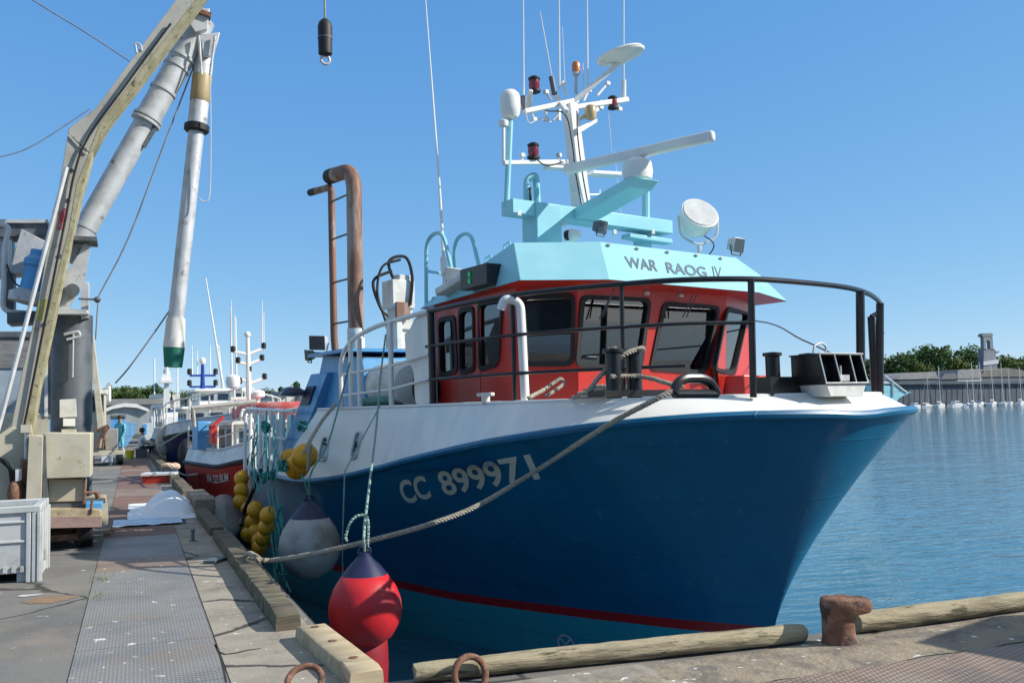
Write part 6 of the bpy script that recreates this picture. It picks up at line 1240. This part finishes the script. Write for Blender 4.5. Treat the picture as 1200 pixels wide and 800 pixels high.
# tall slanting masts behind (yacht rig)
for pa, pb, lb_ in (((264, 470), (241, 326), 'long thin leaning mast of a yacht behind the red boat'), ((262, 470), (256, 404), 'short thin mast of a yacht behind the red boat'), ((272, 465), (270, 360), 'thin upright mast of a yacht left of the white boat mast'), ((277, 465), (276, 372), 'second thin upright mast of a yacht beside the white boat mast')):
    tag(MB().tube([at(*pa, 44), at(*pb, 44)], [.06, .03], 6).build('yacht_mast', WHITE), lb_, 'mast')
# ================================================================ BACKGROUND BUILDINGS
def bld(name, label, pp_wall, y, dep, m, roof_pp=None, rm=None, group=None, wins=()):
    c = at(sum(p[0] for p in pp_wall) / len(pp_wall), 480, y); c.z = 0; t = thing(name, label, 'building', c, group=group)
    MB().prism([at(*p, y) - c for p in pp_wall], (0, dep, 0)).build('wall', m, t)
    if roof_pp: MB().prism([at(*p, y - .4) - c for p in roof_pp], (0, dep + .8, 0)).build('roof', rm, t)
    for (x0, y0, x1, y1) in wins: MB().prism([at(*p, y - .1) - c for p in ((x0, y1), (x1, y1), (x1, y0), (x0, y0))], (0, .08, 0)).build('window', DGLASS, t)
    return t
SLATE = mat('slate roof', (.12, .125, .14), .6, c2=(.16, .165, .18), scale=.6); GROOF = mat('grey sheet roof', (.30, .29, .27), .6, c2=(.24, .23, .22), scale=.3); HWALL = mat('pale house render', (.68, .66, .6), .8, c2=(.6, .58, .52), scale=.5); SHED = mat('grey shed cladding', (.36, .38, .38), .6, c2=(.3, .32, .33), scale=.3, stretch=(6, 6, .3))
bld('warehouse', 'wide low warehouse with grey sheet roof behind the white arched shed', [(90, 474), (196, 472), (196, 505), (90, 508)], 125, 30, SHED, [(88, 468), (196, 466.5), (198, 473), (88, 475)], GROOF)
bld('shed', 'white arched shed front at the head of the quay', [(124, 479), (133, 475.5), (145, 473.5), (158, 474), (168, 477), (172, 480), (172, 508), (124, 508)], 100, 16, SHED, [(120, 480), (132, 475), (146, 472), (160, 473), (174, 479), (174, 482), (160, 477.5), (146, 476.5), (132, 479), (120, 484)], WHITE)
c = at(145, 505, 58); c.z = 0; ct_ = thing('container', 'blue site container with dark flat roof on the quay behind the crane truck', 'container', c)
for nm, pp, m, d in (('body', [(130, 490), (146, 489), (146, 523), (130, 523)], mat('sky blue container paint', (.12, .36, .68), .5), 2.5), ('annex', [(146, 494), (160, 496), (158, 508), (148, 523), (146, 523)], mat('pale blue panel', (.2, .42, .68), .5), 2.0), ('roof', [(129, 486.5), (147, 486), (147, 490.5), (129, 491)], DSTEEL, 2.7)): MB().prism([at(*p, 58) - c for p in pp], (0, d, 0)).build(nm, m, ct_)
c = at(176, 505, 60); c.z = 0; ct_ = thing('kiosk', 'small white ribbed kiosk with a dark door beside the ship', 'kiosk', c)
for nm, pp, m, d in (('wall', [(167, 496), (182, 495), (182, 514), (167, 516)], GREYW, 2.0), ('door', [(167.5, 496.5), (172, 496.5), (172, 508), (167.5, 509)], BLUEP, -.1)): MB().prism([at(*p, 60) - c for p in pp], (0, d, 0)).build(nm, m, ct_)
random.seed(12)
HG = 'white gabled houses across the harbour'
hl = [(362, 463, 9, 'white gabled house just right of the red roof raft'), (352, 466, 8, 'white gabled house second from the blue casing'), (341, 461, 10, 'tall slate roofed house above the red roof raft'), (330, 465, 8, 'low slate roofed house above the red roof raft'), (318, 466, 7, 'small house between the yacht masts and the red raft'), (247, 468, 7, 'pale house right of the blue mast'), (226, 466, 8, 'pale house behind the blue mast'), (214, 470, 6, 'tiny pale house left of the blue mast')]
for px, py, s, lb_ in hl:
    gy = py - s * .1
    bld('house', lb_, [(px - s * .5, 486), (px + s * .5, 486), (px + s * .5, py), (px, py - s * .75), (px - s * .5, py)], 210 + random.uniform(-10, 10), 12, HWALL, [(px - s * .6, py + .6), (px, py - s * .85), (px + s * .6, py + .6), (px + s * .5, py + .8), (px, py - s * .55), (px - s * .5, py + .8)], SLATE, HG, wins=[(px - s * .3, py + 1, px - s * .12, py + 3), (px + s * .12, py + 1, px + s * .3, py + 3)])
# right hand shore: retaining wall, sheds, tower
yy = 258.7
rw = MB().prism([at(1030, 448.5, yy), at(1260, 447, yy), at(1260, 482, yy), at(1030, 484, yy)], (0, 6, 0))
k = 1034
while k < 1255: rw.prism([at(k, 450, yy - .12), at(k + 1.4, 450, yy - .12), at(k + 1.4, 478, yy - .12), at(k, 478, yy - .12)], (0, .2, 0)); k += 6.3
rw.prism([at(1030, 447, yy - 1.2), at(1260, 445.5, yy - 1.2), at(1260, 449, yy - 1.2), at(1030, 450.5, yy - 1.2)], (0, 8, 0))
tag(rw.build('retaining_wall', mat('dark slate blue wall', (.075, .09, .11), .85, c2=(.10, .115, .135), scale=.2)), 'long dark pillared harbour wall behind the moored yachts', 'wall')
for pw, pr_, lb_, m in (([(1054, 452), (1098, 450), (1098, 444), (1054, 444)], [(1052, 444.5), (1062, 436.5), (1096, 435.5), (1100, 443.5)], 'low grey roofed shed above the harbour wall, nearest the trawler bow', GROOF),
                     ([(1103, 450), (1122, 449.5), (1122, 444), (1103, 444)], [(1102, 444.5), (1107, 437.5), (1119, 437), (1123, 444)], 'small dark slate shed between the two grey roofed sheds', SLATE),
                     ([(1122, 450), (1150, 448), (1150, 443), (1122, 443)], [(1121, 443.5), (1123, 433), (1148, 432), (1151, 443)], 'grey shed with a tall pale roof left of the tower foot', GROOF),
                     ([(1150, 448), (1215, 446), (1215, 440), (1150, 441)], [(1149, 441.5), (1154, 434), (1182, 431), (1196, 433), (1217, 441)], 'long brown stone shed right of the tower foot', mat('brown stone roof', (.22, .2, .17), .9, c2=(.16, .15, .13), scale=.2))):
    bld('shed', lb_, pw, 272, 14, HWALL if 'tall pale' in lb_ else SLATE, pr_, m)
ty = 290; c = at(1158, 440, ty); c.z = 0; tow = thing('tower', 'grey stone tower with an open arch and flat cap above the trees', 'tower', c); TS = mat('weathered tower stone', (.22, .24, .27), .9, c2=(.17, .185, .21), scale=.4)
for nm, pp, d, m in (('base', [(1152, 455), (1170, 454), (1168, 422), (1166, 409), (1153, 409)], 3, TS), ('pale_band', [(1152, 424), (1169.5, 421), (1169.5, 426), (1152, 428)], -.3, mat('pale tower roof', (.55, .58, .62), .7)), ('cap', [(1150.5, 393), (1152.5, 390.5), (1162, 390), (1164, 392.5), (1163, 394.5), (1152, 394.5)], 2.2, TS), ('ledge', [(1165, 411), (1172, 411.5), (1169, 414), (1166, 413)], 4, TS)): MB().prism([at(*p, ty) - c for p in pp], (0, d, 0)).build(nm, m, tow)
MB().prism([at(*p, ty) - c for p in [(1152.5, 394), (1163, 394), (1164.5, 410), (1160.5, 410), (1160.2, 401), (1159.3, 399), (1157.8, 398.6), (1156.4, 399.2), (1155.8, 401), (1156, 410), (1153, 410)]], (0, 1.6, 0)).build('arch', TS, tow)
# ---------------- trees
LEAF = [mat('dark foliage', (.075, .13, .04), .9, c2=(.14, .195, .06), scale=.35, mix=(.4, .6), spec=.2), mat('olive foliage', (.15, .185, .06), .9, c2=(.09, .135, .045), scale=.35, mix=(.4, .6), spec=.2), mat('blue green conifer foliage', (.055, .105, .05), .9, c2=(.08, .135, .065), scale=.4, spec=.2)]
BARK = mat('bark', (.1, .08, .06), .9)
def crown_mesh(seed, n, conif=False):
    rnd = random.Random(seed); mb = MB(); lobes = []
    for _ in range(13):
        if conif: z = rnd.uniform(.1, 1); r = (1.05 - z) * .5; lobes.append((V((rnd.uniform(-r, r) * .6, rnd.uniform(-r, r) * .6, z)), r * .8 + .06))
        else: an = rnd.uniform(0, 6.28); d = rnd.uniform(0, .36); lobes.append((V((cos(an) * d, sin(an) * d, rnd.uniform(.34, .78))), rnd.uniform(.14, .27)))
    vs, fs = [], []
    for _ in range(n):
        c, r = rnd.choice(lobes); d = V((rnd.gauss(0, 1), rnd.gauss(0, 1), rnd.gauss(0, 1))).normalized(); p = c + d * r * (rnd.random() ** .35); s = rnd.uniform(.018, .042)
        q = (d + V((rnd.gauss(0, .7), rnd.gauss(0, .7), rnd.gauss(0, .7)))).normalized(); a = q.orthogonal().normalized(); b = q.cross(a); o = len(vs); vs += [p + a * s, p + b * s, p - a * s, p - b * s]; fs.append((o, o + 1, o + 2, o + 3))
    return vs, fs
def tree_proto(seed, m, conif=False, n=1500):
    t = thing('tree', 'tree', 'tree'); vs, fs = crown_mesh(seed, n, conif); MB().add(vs, fs).build('crown', m, t, normals=False); tk_ = MB().tube([(0, 0, -.05), (.01, 0, .3), (.0, .01, .7)], [.035, .025, .01], 6)
    for k in range(4): an = k * 1.6; tk_.tube([(0, 0, .28 + .05 * k), (cos(an) * .16, sin(an) * .16, .5 + .05 * k)], [.014, .006], 5)
    tk_.build('trunk', BARK, t); return t
protos = [tree_proto(1, LEAF[0]), tree_proto(2, LEAF[1]), tree_proto(5, LEAF[0]), tree_proto(9, LEAF[2], True, 1100), tree_proto(12, LEAF[1])]
used = set()
def put_tree(k, px, pyt, pyb, y, label, group, wide=1.0):
    c = at(px, pyb, y); h = (at(px, pyt, y).z - c.z); p = protos[k]
    if k in used: o = dup(p, c)
    else: used.add(k); o = p; o.location = c
    o.scale = (h * wide, h * wide, h); o.rotation_euler.z = random.uniform(0, 6); tag(o, label, 'tree', group)
GR = 'trees on the far shore at the right'
for k, px, pt, pb, y, lb_, wd in ((0, 1052, 411, 452, 300, 'dark tree rising right beside the trawler bow rail', 1.2), (2, 1068, 409, 450, 305, 'dark pointed tree left of the tallest crown', 1.0), (0, 1094, 400, 452, 300, 'broad round tree, tallest on the far shore', 1.1), (1, 1111, 406, 452, 302, 'olive tree on the right shoulder of the tallest crown', 1.0), (1, 1124, 416, 450, 306, 'low olive tree between the tallest crown and the tower', 1.1), (2, 1138, 403, 446, 310, 'round dark tree immediately left of the tower', 1.1), (1, 1176, 412, 446, 310, 'light green tree immediately right of the tower', 1.2), (4, 1189, 414, 446, 308, 'green tree second to the right of the tower', 1.1), (0, 1200, 415, 446, 312, 'dark tree cut by the right edge of the picture', 1.1), (2, 1034, 418, 452, 305, 'dark tree behind the black bow posts', 1.1), (1, 1080, 420, 452, 296, 'small olive tree in front of the tallest crown', 1.0), (0, 1020, 416, 452, 305, 'dark tree mostly hidden by the bow roller frame', 1.2)): put_tree(k, px, pt, pb, y, lb_, GR, wd)
random.seed(21)
for i in range(22):
    px = 104 + i * 4.6 + random.uniform(-1.5, 1.5); put_tree(random.choice((0, 0, 2, 1)), px, 452 + random.uniform(-3, 5) + (0 if 130 < px < 190 else 5), 476, 300 + random.uniform(-15, 25), 'dark tree in the low wood behind the quay buildings', 'trees of the low wood behind the quay buildings', 1.3)
for i in range(26):
    px = 212 + i * 6.3 + random.uniform(-2, 2); put_tree(random.choice((0, 2, 1, 4)), px, 456 + random.uniform(-3, 7), 480, 235 + random.uniform(-15, 25), 'leafy tree among the houses across the harbour', 'trees among the houses across the harbour', 1.2)
for px, pt, lb_ in ((347, 447, 'dark pointed conifer above the white gabled houses'), (330, 453, 'small conifer beside the dark pointed conifer'), (183, 449, 'lone conifer rising from the low wood left of the ship tower')): put_tree(3, px, pt, 476, 230, lb_, None, .9)
# ---------------- yachts across the water
HW = mat('yacht white gelcoat', (.75, .75, .74), .3); SAILB = mat('blue sail cover', (.04, .1, .3), .7)
def yacht(label, px, ptop, y, ln, motor=False, ang=0, lean=0, boom=HW):
    c = at(px, 476, y); c.z = WZ; s = ln; t = thing('motor_yacht' if motor else 'sailing_yacht', label, 'motor boat' if motor else 'sailboat', c, ang, 'yachts moored along the far harbour wall'); rows = []
    for i in range(11):
        q = i / 10; b = s * .16 * (1 - max(0, q - .45) ** 2 / .3025 * 1.0) * (.8 + .2 * min(1, q * 4)); z = s * (.11 + .04 * q); rows.append([V((s * (q - .5) * (1 if k < 5 else 1), yb * b, zz)) for k, (yb, zz) in enumerate(((-1, z), (-.85, 0), (-.3, -.2), (.3, -.2), (.85, 0), (1, z)))])
    mb = MB().grid(rows); mb.add(rows[0], [tuple(range(6))]); mb.add([r[0] for r in rows] + [r[5] for r in rows], [(i, i + 1, 12 + i, 11 + i) for i in range(10)]); mb.build('hull', HW, t, angle=50)
    z = s * .12
    if motor:
        MB().hexa([V(p) * s for p in ((-.3, -.11, .12), (.28, -.09, .13), (.28, .09, .13), (-.3, .11, .12), (-.25, -.1, .26), (.1, -.08, .26), (.1, .08, .26), (-.25, .1, .26))]).build('cabin', HW, t, bevel=.05)
        MB().hexa([V(p) * s for p in ((-.28, -.112, .17), (.2, -.1, .17), (.2, .1, .17), (-.28, .112, .17), (-.26, -.108, .23), (.15, -.09, .23), (.15, .09, .23), (-.26, .108, .23))]).build('window', DGLASS, t)
    else:
        MB().hexa([V(p) * s for p in ((-.2, -.08, .12), (.2, -.07, .14), (.2, .07, .14), (-.2, .08, .12), (-.15, -.06, .18), (.12, -.05, .18), (.12, .05, .18), (-.15, .06, .18))]).build('cabin', HW, t)
        h = at(px, ptop, y).z - c.z; MB().tube([(s * .08, 0, z), (s * .08 + lean, 0, h)], [.10, .07], 6).build('mast', WHITE, t); MB().tube([(s * .08, 0, z + s * .12), (-s * .35, 0, z + s * .13)], .16, 6).build('boom', boom, t); MB().tube([(s * .08, 0, h * .97), (s * .48, 0, z)], .03, 4).tube([(s * .08, 0, h * .97), (-s * .48, 0, z)], .03, 4).build('stay', STEEL, t)
    return t
for a in (('small white motor boat nearest the trawler bow', 1073, 0, 250, 7, True, .3), ('blue masted little yacht nearest the trawler bow', 1087, 440, 252, 6.5), ('white yacht with cabin left of the two motor boats', 1102, 429, 250, 8, False, .4, -.6), ('larger white motor boat in the middle of the row', 1121, 0, 250, 8, True, .2), ('small yacht with short mast right of the larger motor boat', 1134, 444, 252, 7, False, .3, 0, SAILB), ('yacht with tall upright mast right of the short masted one', 1141, 424, 250, 8, False, .5, -.3), ('yacht directly below the tower with paired masts', 1150, 424, 251, 8, False, .3, -.3, SAILB), ('yacht with tall mast just right of the tower', 1164, 426, 250, 8.5, False, .4, -.6), ('yacht with dark blue sail cover, third from the right edge', 1176, 424, 250, 8.5, False, .6, -1.0, SAILB), ('yacht with blue sail cover second from the right edge', 1184, 431, 251, 7.5, False, .5, -.8, SAILB), ('white yacht at the right edge of the picture', 1197, 430, 250, 8, False, .4, -.5), ('little white dinghy motor boat low in front of the row', 1131, 0, 230, 3, True, 0)): yacht(*a)
c = at(1130, 477, 254); tag(MB().box((0, 0, 0), (75, 1.6, .5)).build('pontoon', mat('grey pontoon', (.2, .19, .18), .8), loc=(c.x + 5, 255.3, WZ + .2)), 'long grey floating pontoon in front of the harbour wall', 'pontoon')
# grey jetty crane post and turquoise boat gear behind the bow
jb = thing('fishing_boat', 'turquoise and white boat partly hidden behind the trawler bow', 'fishing boat', at(1048, 470, 24)); JO = jb.location.copy()
def jp(pp, d=1.0): return MB().prism([at(*p, 24) - JO for p in pp], (0, d, 0))
jp([(1020, 474), (1048, 474), (1054, 466), (1068, 459), (1020, 459)], 2.5).build('hull', CYAN, jb); jp([(1024, 459), (1056, 459), (1052, 452), (1024, 451)], 1.5).build('deckhouse', CYAN, jb, bevel=.05)
jp([(1030, 446), (1048, 447), (1048, 449), (1030, 449)], .6).build('gantry_top', GREYW, jb); MB().tube([at(1046, 448, 24) - JO, at(1046, 464, 24) - JO], .05, 6).tube([at(1036, 440, 24) - JO, at(1062, 460, 24) - JO], .04, 6).build('gantry_post', GREYW, jb); jp([(1020, 486), (1050, 486), (1056, 474), (1020, 474)], 2.4).build('lower_hull', WHITE, jb)
tag(MB().tube(smooth([BM @ L(5.9, -1.7, 3.0), at(886, 376, 12.5), at(940, 398, 10.5), BM @ la(985, 419, 1.2)]), .012, 6).build('stay_wire', CB), 'thin stay wire sloping from the wheelhouse roof to the bow', 'wire')

# ---------------- fish hall along the quay behind the photographer, seen only in the wheelhouse glass and the paint
hall = thing('fish_hall', 'long grey fish hall along the quay behind the photographer, mirrored in the wheelhouse windows', 'building', (-14, -34, 0))
MB().box((0, 0, 4.2), (64, 14, 8.4)).build('wall', mat('grey hall cladding', (.30, .30, .29), .7, c2=(.24, .24, .235), scale=.4), hall)
MB().hexa([V(p) for p in ((-33, -8, 8.4), (33, -8, 8.4), (33, 8, 8.4), (-33, 8, 8.4), (-33, -1, 10.4), (33, -1, 10.4), (33, 1, 10.4), (-33, 1, 10.4))]).build('roof', SLATE, hall)
for k in range(6): MB().box((-26 + k * 10.4, 7.03, 2.2), (4.6, .1, 4.4)).build('door', DSTEEL if k % 2 else BLUEP, hall)
